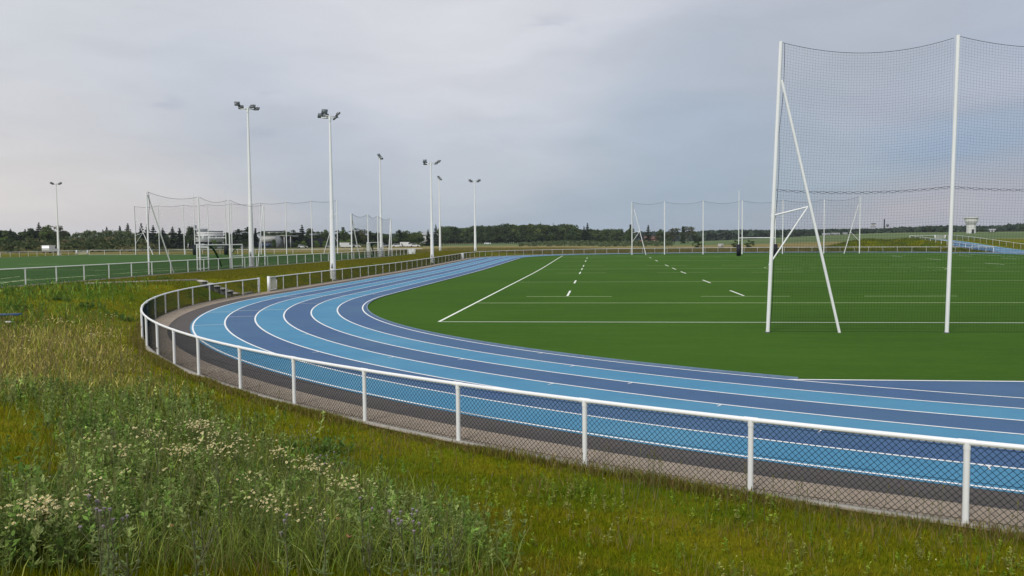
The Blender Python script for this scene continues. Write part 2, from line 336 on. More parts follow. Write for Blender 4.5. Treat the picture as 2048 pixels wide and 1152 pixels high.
# natural ground: colour by place
def ground_mat():
    m = bpy.data.materials.new('natural ground'); m.use_nodes = True; t = m.node_tree; b = t.nodes['Principled BSDF']; b.inputs['Roughness'].default_value = .95; b.inputs['Specular IOR Level'].default_value = .04
    g = nd(t, 'ShaderNodeNewGeometry')
    def noise(sc, st=(1, 1, 1), det=6):
        mpn = nd(t, 'ShaderNodeMapping'); mpn.inputs['Scale'].default_value = st; t.links.new(g.outputs['Position'], mpn.inputs[0])
        n = nd(t, 'ShaderNodeTexNoise'); n.inputs['Scale'].default_value = sc; n.inputs['Detail'].default_value = det; t.links.new(mpn.outputs[0], n.inputs[0]); return n.outputs[0]
    def rng_(v, lo, hi, a=0, c=1, sm=False):
        r = nd(t, 'ShaderNodeMapRange'); 
        if sm: r.interpolation_type = 'SMOOTHSTEP'
        t.links.new(v, r.inputs[0]); r.inputs[1].default_value = lo; r.inputs[2].default_value = hi; r.inputs[3].default_value = a; r.inputs[4].default_value = c; return r.outputs[0]
    def mix(f, a, c):
        x = nd(t, 'ShaderNodeMix', data_type='RGBA'); t.links.new(f, x.inputs[0])
        for i, v in ((6, a), (7, c)):
            if isinstance(v, tuple): x.inputs[i].default_value = (*v, 1)
            else: t.links.new(v, x.inputs[i])
        return x.outputs[2]
    def mul(a, c):
        x = nd(t, 'ShaderNodeMath', operation='MULTIPLY'); t.links.new(a, x.inputs[0]); t.links.new(c, x.inputs[1]); return x.outputs[0]
    # near: mossy short grass, yellow olive with greener and browner patches
    c = mix(rng_(noise(.45), .38, .62), (.172, .165, .004), (.110, .142, .004))
    c = mix(rng_(noise(1.7), .5, .72), c, (.20, .165, .006))
    c = mix(rng_(noise(14), .45, .75), c, (.10, .10, .003))
    c = mix(rng_(noise(.22), .52, .66), c, (.07, .12, .004))
    # distance rings about the grounds
    sp = nd(t, 'ShaderNodeSeparateXYZ'); t.links.new(g.outputs['Position'], sp.inputs[0])
    nb = nd(t, 'ShaderNodeMath', operation='MULTIPLY_ADD'); t.links.new(noise(.02), nb.inputs[0]); nb.inputs[1].default_value = 60; t.links.new(sp.outputs['Y'], nb.inputs[2])
    yy = nb.outputs[0]
    dry = mix(rng_(noise(.05, (1, 6, 1)), .4, .65), (.26, .205, .085), (.20, .18, .07))
    dry = mix(rng_(noise(.9), .5, .8), dry, (.15, .14, .05))
    gx = nd(t, 'ShaderNodeMath', operation='SUBTRACT'); gx.inputs[0].default_value = 1; t.links.new(mul(rng_(sp.outputs['X'], 10, 24, sm=True), rng_(yy, 225, 200, sm=True)), gx.inputs[1])
    c = mix(mul(rng_(yy, 155, 185, sm=True), gx.outputs[0]), c, dry)
    crop = mix(rng_(noise(.012, (1, 3, 1)), .4, .6), (.125, .17, .07), (.10, .15, .06))
    c = mix(rng_(yy, 335, 380, sm=True), c, crop)
    pale = mix(rng_(noise(.01, (1, 5, 1)), .45, .6), (.20, .23, .11), (.13, .18, .08))
    c = mix(mul(rng_(sp.outputs['X'], 60, 260, sm=True), rng_(yy, 520, 640, sm=True)), c, pale)
    # darker rough bank beyond the left pitch
    lf = mix(rng_(noise(.06), .4, .6), (.10, .10, .035), (.06, .085, .03))
    c = mix(mul(rng_(sp.outputs['X'], -110, -160, sm=True), rng_(yy, 185, 220, sm=True)), c, lf)
    t.links.new(c, b.inputs['Base Color'])
    bu = nd(t, 'ShaderNodeBump'); bu.inputs['Strength'].default_value = .7; bu.inputs['Distance'].default_value = .03; t.links.new(noise(22), bu.inputs['Height']); t.links.new(bu.outputs[0], b.inputs['Normal'])
    return m
M['ground'] = ground_mat()

# ------------------------------------------------------------------ ground sheet
nr, na = 420, 900
rad = np.concatenate([[0.3], np.geomspace(.6, 3200, nr - 1)]); ang = np.linspace(0, 2 * math.pi, na, endpoint=False)
RR, AA = np.meshgrid(rad, ang, indexing='ij'); X = CAMP[0] + RR * np.sin(AA); Y = CAMP[1] + RR * np.cos(AA); Z = H(X, Y)
V = np.stack([X, Y, Z], -1).reshape(-1, 3); i = np.arange(nr - 1)[:, None]; j = np.arange(na)[None]; jn = (j + 1) % na
Q = np.stack([i * na + j, (i + 1) * na + j, (i + 1) * na + jn, i * na + jn], -1).reshape(-1, 4)
V = np.vstack([V, [CAMP[0], CAMP[1], Hs(*CAMP[:2])]]); ctr = len(V) - 1
Q = np.vstack([Q, [[ctr, k, (k + 1) % na, (k + 1) % na] for k in range(na)][:0]]) if False else Q
o = obj('ground', np_mesh('ground', V, Q[:, ::-1], M['ground'], smooth=True)); tag(o, kind='structure')

# ------------------------------------------------------------------ track sheets
def strip(mb, u0, u1, o0, o1, dz, mi=0, step=.6):
    n = max(2, int(abs(u1 - u0) / step) + 1); u = np.linspace(u0, u1, n)
    A = oval(u, o0); B = oval(u, o1)
    V = np.concatenate([np.c_[A, rise(A[:, 1]) + dz], np.c_[B, rise(B[:, 1]) + dz]]); k = np.arange(n - 1)
    mb.add(V, np.stack([k, k + n, k + n + 1, k + 1], 1), mi)
tr = MB()
LW = 1.22
for k in range(6): strip(tr, 0, PER, k * LW, (k + 1) * LW, .004, 0 if k % 2 == 0 else 1)
strip(tr, 0, PER, -.18, 0, .004, 0); strip(tr, 0, PER, 6 * LW, 6 * LW + .10, .004, 1)
# near D apron inside the bend
D0 = -30.3
us = np.linspace(0, PER / 2, 1200); lp = oval(us, 0.); lp = lp[:]
def rows(mb, ya, yb, off, dz, mi, n):
    u = _U; P = oval(u, off); Lh = P[P[:, 0] <= 0]; Lh = Lh[np.argsort(Lh[:, 1])]; ys = np.linspace(max(ya, Lh[0, 1] + .002), min(yb, Lh[-1, 1] - .002), n)
    xs = np.interp(ys, Lh[:, 1], Lh[:, 0]); V = np.concatenate([np.c_[xs, ys, rise(ys) + dz], np.c_[-xs, ys, rise(ys) + dz]]); k = np.arange(n - 1)
    mb.add(V, np.stack([k, k + n, k + n + 1, k + 1], 1), mi)
rows(tr, -40, D0, -.16, .006, 0, 160)
# chute that carries the far straight on to the right
yy = np.linspace(87.3, 152, 60)
zz = np.maximum(np.where(yy < 92, rise(yy), 0), np.where(yy >= 92, chute(yy), 0)); zz = np.where((yy >= 87), rise(yy) * (1 - sstep(yy, 92, 104)) + chute(yy) * sstep(yy, 92, 104), zz)
for k in range(6):
    x0, x1 = W + k * LW, W + (k + 1) * LW; n = len(yy)
    tr.add(np.concatenate([np.c_[x0 + chx(yy), yy, zz + .012], np.c_[x1 + chx(yy), yy, zz + .012]]), np.stack([np.arange(n - 1), np.arange(n - 1) + n, np.arange(n - 1) + n + 1, np.arange(n - 1) + 1], 1), 0 if k % 2 == 0 else 1)
tag(tr.build('running_track', [M['lane_dark'], M['lane_light']]), kind='structure')
mk = MB()
for k in range(7):
    wd = .033
    strip(mk, 0, PER, k * LW - wd, k * LW + wd, .010, 0, .4)
rows(mk, D0, D0 + .10, -.03, .012, 0, 2)
for k in range(7):
    n = len(yy); x0 = W + k * LW
    mk.add(np.concatenate([np.c_[x0 + chx(yy) - .04, yy, zz + .018], np.c_[x0 + chx(yy) + .04, yy, zz + .018]]), np.stack([np.arange(n - 1), np.arange(n - 1) + n, np.arange(n - 1) + n + 1, np.arange(n - 1) + 1], 1))
# cross lines in single lanes
def cross(lane, x, y, wd=.05):
    u = u_of(x, y); strip(mk, u - wd / 2, u + wd / 2, lane * LW + .03, (lane + 1) * LW - .03, .014, 0, .02)
for ln, x, y in [(5, -43.08, -18.14), (5, -45.5, -12.11), (5, -47.46, -1.77), (4, -43.41, -14.4), (4, -44.39, -11.22), (4, -46.15, -1.04), (3, -43.38, -10.69), (3, -45.01, -.24), (2, -43.1, -6.57), (2, -43.75, .2), (1, -42.33, -2.71), (1, -42.57, .65), (0, -41.34, .86)]: cross(ln, x, y)
# short ticks beside the lane lines
def tick(x, y, off0, off1):
    u = u_of(x, y); strip(mk, u - .012, u + .012, off0, off1, .014, 0, .02); strip(mk, u - .10, u + .012, off0, off0 + .02, .0145, 0, .05)
for x, y, a in [(-28.1, -28.4, 1.28), (-26.7, -30.9, 2.5), (-25.1, -33.5, 3.72), (-29.2, -26.0, .06), (-31.5, -27.6, 2.5), (-33.9, -27.5, 3.72), (-36.6, -26.6, 4.94), (-28.9, -31.6, 3.72), (-23.5, -35.2, 4.94), (-20.5, -38.3, 6.16), (-21.9, -37.6, 6.16), (-38.8, -22, 3.72)]: tick(x, y, a, a + .2)
tag(mk.build('track_markings', M['line_white']), kind='structure')
kb = MB(); 
_K2 = oval(_U, 0.); _in = _U[_K2[:, 1] < D0]; ua, ub = _in.min(), _in.max()
strip(kb, 0, ua, -.25, -.18, .045, 0); strip(kb, ub, PER, -.25, -.18, .045, 0)
n = 800; u = np.linspace(ub, PER + ua, n); A = oval(u, -.18); k = np.arange(n - 1)
kb.add(np.concatenate([np.c_[A, rise(A[:, 1]) + .05], np.c_[A, rise(A[:, 1]) - .02]]), np.stack([k, k + n, k + n + 1, k + 1], 1))
tag(kb.build('kerb', M['kerb_blue']), kind='structure')
a_ = MB(); strip(a_, 0, PER, 6 * LW + .09, 8.24, .0, 0); tag(a_.build('asphalt_strip', M['asphalt']), kind='structure')
a_ = MB(); strip(a_, 0, PER, 8.23, FO + .1, .008, 0); tag(a_.build('path', M['sandpath']), kind='structure')
# playing field
pf = MB(); rows(pf, -40, 140, -.24, .004, 0, 260); tag(pf.build('playing_field', M['turf']), kind='structure')
pm = MB()
def fline(mb, x0, y0, x1, y1, wd, mi, dz=.010, z=None, seg=3.):
    L = math.hypot(x1 - x0, y1 - y0); n = max(2, int(L / seg) + 1); t = np.linspace(0, 1, n)[:, None]
    P = np.array([x0, y0]) * (1 - t) + np.array([x1, y1]) * t; nx, ny = -(y1 - y0) / L * wd / 2, (x1 - x0) / L * wd / 2
    zz_ = lambda P: (rise(P[:, 1]) if z is None else np.full(len(P), z)) + dz
    A = P + [nx, ny]; B = P - [nx, ny]; k = np.arange(n - 1)
    mb.add(np.concatenate([np.c_[A, zz_(A)], np.c_[B, zz_(B)]]), np.stack([k, k + n, k + n + 1, k + 1], 1), mi)
for sx in (-1, 1): fline(pm, sx * 34, -16.6, sx * 34, 103.8, .12, 0)
fline(pm, -33.94, -16.6, 33.94, -16.6, .11, 0); fline(pm, -33.94, 103.8, 33.94, 103.8, .11, 0)
for y in (-6.4, 15.6, 43.6, 71.6, 93.6): fline(pm, -33.9, y, 33.9, y, .13, 1, .012)
for y, hl in ((-1.4, 2.5), (33.6, 2.5), (53.6, 2.5), (88.6, 2.5)):
    for cx in (-29.2, -19.1, -10.0, 10.0, 19.1, 29.2): fline(pm, cx - hl, y, cx + hl, y, .12, 1, .012)
for x in (-29.3, -19.1, 19.1, 29.3):
    for y0, y1 in ((-1.0, 4.1), (13.4, 18.2), (31.1, 36.1), (41.3, 46), (51, 56), (69, 74), (83.5, 88.5)): fline(pm, x, y0, x, y1, .125, 0, .016)
# faint football circle and boxes
for k in range(40):
    a0, a1 = k * math.pi / 20, (k + .82) * math.pi / 20
    fline(pm, 9.15 * math.cos(a0), 43.6 + 9.15 * math.sin(a0), 9.15 * math.cos(a1), 43.6 + 9.15 * math.sin(a1), .08, 1, .014)
tag(pm.build('field_markings', [M['mark'], M['mark_thin']]), kind='structure')

# ------------------------------------------------------------------ left pitch (one metre higher)
lp_ = MB(); CZ = .97
lp_.add([[-60.5, -40, CZ + .03], [-60.5, 98.6, CZ + .03], [-136.5, 118.0, CZ + .03], [-128, -40, CZ + .03]], [[0, 1, 2, 3]])
tag(lp_.build('side_pitch', M['turf_left']), kind='structure')
lm = MB()
for (u0, v0, u1, v1) in [(0, 567, 60, 558), (0, 565.5, 260, 545.5), (260, 545.5, 560, 528), (0, 558, 40, 553), (190, 542, 255, 538), (265, 541, 380, 533), (35, 528.5, 118, 528.5), (0, 539.5, 200, 540.0), (105, 518.4, 180, 518.4), (600, 518, 660, 514), (560, 521, 640, 517), (660, 514, 745, 508.9), (300, 521, 420, 519), (420, 527, 520, 524)]:
    P = []
    for (u, v) in ((u0, v0), (u1, v1)):
        d = CF + (u - 1024) / F_PX * CR - (v - 576) / F_PX * CU; t = (CZ + .03 - CAMP[2]) / d[2]; P.append(CAMP + t * d)
    if P[0][0] > -60.7 and P[1][0] > -60.7: continue
    fline(lm, P[0][0], P[0][1], P[1][0], P[1][1], .13, 1 if v0 > 520 else 0, .006, z=CZ + .03, seg=400)
fline(lm, -64.5, -38, -64.5, 97, .12, 0, .006, z=CZ + .03, seg=400)
tag(lm.build('side_pitch_markings', [M['mark_thin'], M['mark_thin']]), kind='structure')

# ------------------------------------------------------------------ fences
def polyline(P):
    P = np.asarray(P, float); d = np.r_[0, np.cumsum(np.linalg.norm(np.diff(P[:, :2], axis=0), axis=1))]
    return P, d, d[-1]
def samp_path(path, s):
    P, d, L = path; s = np.clip(s, 0, L); return np.stack([np.interp(s, d, P[:, k]) for k in range(3)], -1)
post_me = MB().tube([[0, 0, -.15], [0, 0, .955]], .036, 12).mesh('post', M['white_post'], True)
t_ = MB().tube([[0, 0, .90], [0, 0, .955]], .0395, 12); col_me = t_.mesh('post_collar', M['white'], True)
def chainlink(mb, path, s0, s1, cell=.08, r=.0022, zlo=.03, zhi=.93, nseg=4, side=.045):
    h = zhi - zlo; st = np.arange(s0 - h, s1, cell)
    for dirn in (1, -1):
        t = np.linspace(0, 1, nseg + 1)
        S = st[:, None] + (t if dirn == 1 else 1 - t)[None] * h; Zr = np.broadcast_to((zlo + t * h)[None], S.shape)
        A, B = S[:, :-1].ravel(), S[:, 1:].ravel(); za, zb = Zr[:, :-1].ravel(), Zr[:, 1:].ravel()
        m = (np.minimum(A, B) >= s0) & (np.maximum(A, B) <= s1); A, B, za, zb = A[m], B[m], za[m], zb[m]
        PA = samp_path(path, A); PB = samp_path(path, B); PA[:, 2] += za; PB[:, 2] += zb
        mb.segs(PA, PB, r)
def make_fence(label, pts, posts_s, mesh_side=.045, cell=.08, wr=.0022, nseg=4, kerb=True, group=None, tens=True, h=1.0, meshwork=True, rail_r=.032):
    """pts: centreline (x,y,z) polyline; posts_s: distances along it"""
    path = polyline(pts); P = path[0]; L = path[2]
    root = empty('fence', tuple(P[0])); tag(root, label, 'fence', group)
    P0 = P[0]
    rail = MB(); s = np.linspace(0, L, max(2, int(L / .8))); R = samp_path(path, s) - P0; R[:, 2] += h - rail_r
    rail.tube(R, rail_r, 12); 
    for q in posts_s:                                  # sleeve joints on the rail above each post
        c = samp_path(path, np.array([q - .09, q, q + .09])) - P0; c[:, 2] += h - rail_r; rail.tube(c, rail_r + .005, 12); rail.tube([c[1], c[1] - [0, 0, .085]], .0405, 12)
    smooth_by_angle(rail.build('top_rail', M['white'], root))
    for q in posts_s:
        c = samp_path(path, np.array([q]))[0] - P0
        o = bpy.data.objects.new('post', post_me); o.location = c; o.scale = (1, 1, h); link(o, root)
    T = np.gradient(P[:, :2], axis=0); T /= np.linalg.norm(T, axis=1)[:, None]; Nn = np.c_[T[:, 1], -T[:, 0]]
    P2 = P.copy(); P2[:, :2] += Nn * mesh_side; P2 = P2 - P0; path2 = polyline(P2)
    if meshwork:
        wm = MB(); chainlink(wm, path2, 0, path2[2], cell, wr, nseg=nseg)
        for zz_ in ((.90, .5, .06) if tens else (.9,)):
            s = np.linspace(0, path2[2], max(2, int(path2[2] / 1.2))); R = samp_path(path2, s); R[:, 2] += zz_; wm.segs(R[:-1], R[1:], wr * .9)
        wm.build('wire_mesh', M['wire'], root)
    if kerb:
        kk = MB(); s = np.linspace(0, L, max(2, int(L / .8))); C_ = samp_path(path, s) - P0; T2 = np.gradient(C_[:, :2], axis=0); T2 /= np.linalg.norm(T2, axis=1)[:, None]; N2 = np.c_[T2[:, 1], -T2[:, 0]]
        a = C_.copy(); a[:, :2] += N2 * .05; b = C_.copy(); b[:, :2] -= N2 * .045; n = len(s)
        V = np.concatenate([a + [0, 0, .035], b + [0, 0, .035], a - [0, 0, .1], b - [0, 0, .1]]); k = np.arange(n - 1)
        kk.add(V, np.concatenate([np.stack([k, k + n, k + n + 1, k + 1], 1), np.stack([k, k + 1, k + 1 + 2 * n, k + 2 * n], 1), np.stack([k + n, k + 3 * n, k + 3 * n + 1, k + n + 1], 1)]))
        kk.build('kerb', M['concrete'], root)
    return root
def ovalpath(u0, u1, off):
    n = max(2, int(abs(u1 - u0) / .5)); u = np.linspace(u0, u1, n); A = oval(u, off); return np.c_[A, rise(A[:, 1])]
# near fence: from the gate post round the near bend and out of the frame to the right
base_xy = [(-49.77, 2.4), (-49.7, -.07), (-49.7, -2.6), (-49.4, -5.2), (-48.9, -8.0), (-48.3, -10.6), (-47.6, -13.2), (-46.8, -15.6), (-45.9, -18.0), (-44.8, -20.3), (-43.4, -22.5), (-42.0, -24.9), (-40.5, -27.0), (-39.0, -28.8), (-37.4, -30.4), (-35.5, -32.3), (-33.7, -34.0), (-31.75, -35.4), (-29.8, -36.8), (-27.65, -38.0), (-25.5, -39.2), (-23.3, -40.3), (-21.0, -41.2), (-18.7, -42.0), (-16.3, -42.7), (-13.9, -43.3)]
near_pts = [( -(W + FO), y, 0.) for y in np.linspace(2.4, .01, 6)]
near_pts += [tuple(q) for q in ovalpath(0, u_of(-13.9, -43.3) + .6, FO)]
pth = polyline(near_pts)
ss = np.linspace(0, pth[2], 6000); SP = samp_path(pth, ss)
post_s = [float(ss[np.argmin((SP[:, 0] - x) ** 2 + (SP[:, 1] - y) ** 2)]) for x, y in base_xy]; post_s[0] = .06
make_fence('white rail fence with dark wire mesh curving round the near bend in the foreground', near_pts, post_s, mesh_side=-.045, nseg=5, wr=.0035)
# long fence: from the open gate up the left straight and round the far bend
pts = [(-(W + FO), y, float(rise(y))) for y in np.linspace(4.1, SL, 90)]
u0, u1 = PER - SL - (sum(SEGL[4:7])), PER - SL
far = ovalpath(u1 - .01, u0, FO); far = far[far[:, 0] < 43.9]
pts += [tuple(q) for q in far]
pth = polyline(pts); Ltot = pth[2]
ps = [2.6 + 2.74 * k for k in range(int((Ltot - 2.6) / 2.74))][:98] + [Ltot - .05]
LONG_END = pts[-1]
make_fence('long white rail fence running up the left straight and round the far bend', pts, ps, mesh_side=.045, nseg=2, wr=.0036)
# side pitch fence close to the track, with kerb
sp_pts = [(-59.9 - .006 * max(0, y), y, 1.0) for y in np.linspace(-40, 93.2, 60)]
make_fence('white rail fence on a concrete kerb along the near side of the side pitch', sp_pts, [1.4 + 2.72 * k for k in range(49)], mesh_side=-.045, nseg=2, wr=.0036)
C1, C2, C3 = (-131, 60, 1.0), (-138, 119, 1.0), (-59.6, 100.2, 1.0)
def lin(a, b, n=12):
    t = np.linspace(0, 1, n)[:, None]; return [tuple(q) for q in (np.array(a) * (1 - t) + np.array(b) * t)]
make_fence('distant white rail fence at the far left edge of the side pitch', lin(C1, (-137.6, 116, 1.0)), [.1 + 2.95 * k for k in range(20)], nseg=2, wr=.003, cell=.1)
make_fence('distant white rail fence across the far end of the side pitch', lin((-138, 121, 1.0), C3), [.1 + 4.4 * k for k in range(19)], mesh_side=-.045, nseg=2, wr=.003, cell=.1)
# chute fences
def czf(y): return float(chute(y))
ca = [(44.1, y, czf(y)) for y in np.linspace(LONG_END[1] + .6, 150.5, 24)]
make_fence('white rail fence along the inner side of the blue run-out on the far right', ca, [.1 + 2.9 * k for k in range(15)], nseg=2, wr=.003, cell=.1, kerb=False)
cb = [(54.2, y, 0) for y in np.linspace(153, 62, 40)]
cb = [(x, y, Hs(x, y) + .03) for x, y, _ in cb]
make_fence('white rail fence along the outer side of the blue run-out on the far right', cb, [.1 + 2.9 * k for k in range(31)], nseg=2, wr=.003, cell=.1, kerb=False)
cc = lin((44.1, 151.1, czf(151)), (54.0, 154.1, czf(154)), 6)
make_fence('short white rail fence closing the far end of the blue run-out', cc, [.1, 3.4, 6.7, 10.2], nseg=2, wr=.003, cell=.1, kerb=False)

# ------------------------------------------------------------------ gates
def gate(label, loc, rz, wdt=1.15, h=.86, bars=9, posts=((0, .15),), group=None):
    r = empty('gate', loc, rz); tag(r, label, 'gate', group)
    for dx, s in posts:
        p = MB().box((dx, 0, .5), (s, s, 1.06)); p.box((dx, 0, 1.035), (s * .9, s * .9, .02)); p.build('gate_post', M['white'], r)
    fr = MB(); x0 = .14; zb = .12
    for z in (zb, zb + h): fr.box((x0 + wdt / 2, .0, z), (wdt, .035, .045))
    for x in (x0, x0 + wdt): fr.box((x, 0, zb + h / 2), (.045, .037, h + .04))
    fr.build('gate_frame', M['white'], r)
    bb = MB()
    for k in range(bars): bb.tube([[x0 + (k + 1) * wdt / (bars + 1), 0, zb], [x0 + (k + 1) * wdt / (bars + 1), 0, zb + h]], .011, 6)
    bb.build('bars', M['white'], r)
    hg = MB(); 
    for z in (.2, .55, .92): hg.box((.10, .0, z), (.06, .06, .05))
    hg.build('hinge', M['black_pad'], r)
    lk = MB().box((x0 + wdt - .06, -.03, .85), (.07, .05, .16)); lk.build('lock', M['black_pad'], r)
    return r
gate('open white barred gate beside the gap at the foot of the steps', (-(W + FO) + .02, 4.0, 0), math.radians(88), posts=((0, .15), ))
gp = MB().box((0, 0, .5), (.11, .11, 1.04)).box((-.02, -.06, .55), (.05, .1, .05), mi=1)
o = gp.build('gate_post', [M['white_old'], M['black_pad']]); o.location = (-(W + FO) - .01, 2.42, 0); tag(o, 'grey white latch post ending the near fence beside the gate gap', 'post')
P = CAMP[:2]; 
def on_x(px, x):
    b = bearing(px); t = (x - CAMP[0]) / b[0]; return CAMP[1] + t * b[1]
yb = on_x(923.5, -(W + FO) + .1)
gate('closed white barred gate far up the left straight fence', (-(W + FO) + .12, yb, float(rise(yb))), math.radians(90), wdt=1.2, bars=10, posts=((0, .15), (1.45, .15)))
gate('white barred gate beside the far left floodlight mast', (-137.4, 115.8, 1.0), math.radians(78), wdt=2.6, bars=22, posts=((0, .15), (2.9, .15)))
gate('white double gate at the far corner of the side pitch', (-60.6, 93.4, 1.0), math.radians(92), wdt=2.9, bars=26, posts=((0, .18), (3.15, .18)))
gate('white single gate at the far corner of the side pitch, right of the double one', (-60.7, 97.2, 1.0), math.radians(92), wdt=1.8, bars=8, posts=((0, .18), (2.1, .18)))
gate('white barred gate in the fence closing the far right run-out', (50.4, 152.7, czf(153)), math.radians(17), wdt=2.4, bars=24, posts=((0, .15), (2.7, .15)))

# ------------------------------------------------------------------ steps
r = empty('steps', (-50.5, .75, 0)); tag(r, 'pale concrete steps climbing the grass bank behind the gate gap', 'steps')
dv2 = np.array([-.79, -.61]); dv2 /= np.linalg.norm(dv2); rzs = math.atan2(dv2[1], dv2[0])
for k in range(6):
    c = dv2 * (.38 * k + .2); MB().box((c[0], c[1], .12 + .165 * k - .5), (.375, 1.84, 1.0), rzs, mi=1).box((c[0] - dv2[0] * .02, c[1] - dv2[1] * .02, .10 + .165 * k + .03), (.44, 1.98, .065), rzs).build('step', [M['step_pale'], M['concrete_dark']], r)
top = np.array([-50.5, .75]) + dv2 * 2.4
cl = MB(); A = np.array([top[0] - .1, top[1] + .5]); B = np.array([-57.2, -4.6]); L = np.linalg.norm(B - A); c = (A + B) / 2
cl.box((c[0], c[1], .99), (L, .22, .16), math.atan2(B[1] - A[1], B[0] - A[0])); 
tag(cl.build('kerb', M['concrete']), 'pale concrete edging leading from the top of the steps to the upper fence', 'kerb')
cl = MB().box((-50.25, 1.9, .03), (.18, 1.9, .12), .1); tag(cl.build('kerb', M['concrete']), 'short concrete edging at the foot of the steps', 'kerb')

# ------------------------------------------------------------------ floodlight masts
def lampbox(mb, c, yaw, tilt, w_=.50, h_=.42, d_=.13):
    c = np.array(c, float); R = Matrix.Rotation(yaw, 3, 'Z') @ Matrix.Rotation(tilt, 3, 'X')
    mb.box(c, (w_, h_, d_), yaw, 0, rx=tilt)
    n = np.array(R @ Vector((0, 0, -1))); mb.box(c + n * (d_ / 2 + .012), (w_ * .88, h_ * .86, .03), yaw, 1, rx=tilt)
    mb.box(c - n * (d_ / 2 + .035), (w_ * .5, h_ * .4, .07), yaw, 0, rx=tilt)
def mast(label, x, y, z, ztop, rz, heads, rb=.26, rt=.085):
    hgt = ztop - z; r = empty('floodlight_mast', (x, y, z)); tag(r, label, 'floodlight', 'white floodlight masts round the pitches')
    jo = hgt * .40
    p = MB(); p.tube([[0, 0, -.3], [0, 0, jo]], [rb, rb * .74], 16); p.tube([[0, 0, jo - .25], [0, 0, jo + .02]], [rb * .745 + .012, rb * .74 + .012], 16); p.tube([[0, 0, jo + .02], [0, 0, hgt - .3]], [rb * .66, rt], 16)
    smooth_by_angle(p.build('pole', M['white'], r))
    b = MB().box((0, -rb * .98, 1.25), (.14, .06, .42)); b.build('hatch', M['galv'], r)
    MB().box((0, 0, -.02), (.75, .75, .12)).build('base_plate', M['galv'], r)
    br = MB(); br.box((0, 0, hgt - .3), (1.5, .09, .08), rz); br.tube([[0, 0, hgt - .6], [0, 0, hgt - .15]], rt + .03, 12); 
    ux, uy = math.cos(rz), math.sin(rz)
    br.box((0, 0, hgt - .18), (.7, .07, .05), rz + .5)
    br.build('bracket', M['white'], r)
    for (dx, dy, dz, yaw, tilt) in heads:
        hb = MB(); lampbox(hb, (dx * ux - dy * uy, dx * uy + dy * ux, hgt - .3 + dz), yaw + rz, tilt); hb.build('lamp', [M['lamp_body'], M['lamp_glass']], r)
        st_ = MB().tube([[dx * .8 * ux, dx * .8 * uy, hgt - .28], [dx * ux - dy * uy, dx * uy + dy * ux, hgt - .3 + dz]], .03, 6); st_.build('lamp_arm', M['galv'], r)
    return r
wide = [(-.95, 0, .50, .2, 1.0), (-.62, .1, .20, .2, .95), (.45, -.05, .30, -.3, .6), (.82, 0, .08, -.3, .6)]
wide2 = [(-.45, 0, .50, .5, -.95), (-.80, .1, .18, .5, -.8), (-.42, .2, .16, .5, -.9), (.70, 0, .28, -1.2, .7), (.45, .1, -.02, -1.2, .7)]
four = [(-.9, 0, .3, 0, .9), (-.62, .05, .12, 0, .9), (.9, 0, .3, 0, .9), (.62, .05, .12, 0, .9)]
one_side = [(-.3, 0, .5, .4, -.9), (-.1, .1, .2, .4, -.9), (.2, 0, .15, .4, -.8), (.4, .1, -.05, .4, -.8)]
mast('tall white floodlight mast beside the side pitch net, second from the left', -60.9, 27.5, 1.0, 16.4, .35, wide)
mast('tall white floodlight mast behind the track fence, right of the steps gate', -50.5, 20.4, 0, 14.35, .1, wide2)
mast('white floodlight mast by the small net, third tallest in the row', -61.0, 76.5, 1.0, 16.5, -.9, one_side)
mast('white floodlight mast on the track fence line with a boxy lamp on its left', -50.6, 64.6, .05, 14.4, .1, [(-.85, 0, .35, .4, -1.2), (-.8, .2, .05, .4, -1.2), (.75, 0, .05, -.6, .7), (1.1, 0, .3, -.6, .7)])
mast('slim white floodlight mast beyond the far corner of the side pitch', -61.3, 126.5, .6, 16.9, -.8, one_side)
mast('white floodlight mast where the far bend begins, rightmost of the masts', -50.8, 107.2, .45, 14.8, .15, four)
mast('white floodlight mast far across the side pitch, leftmost of the masts', -143.5, 118.8, .95, 16.5, .62, four)

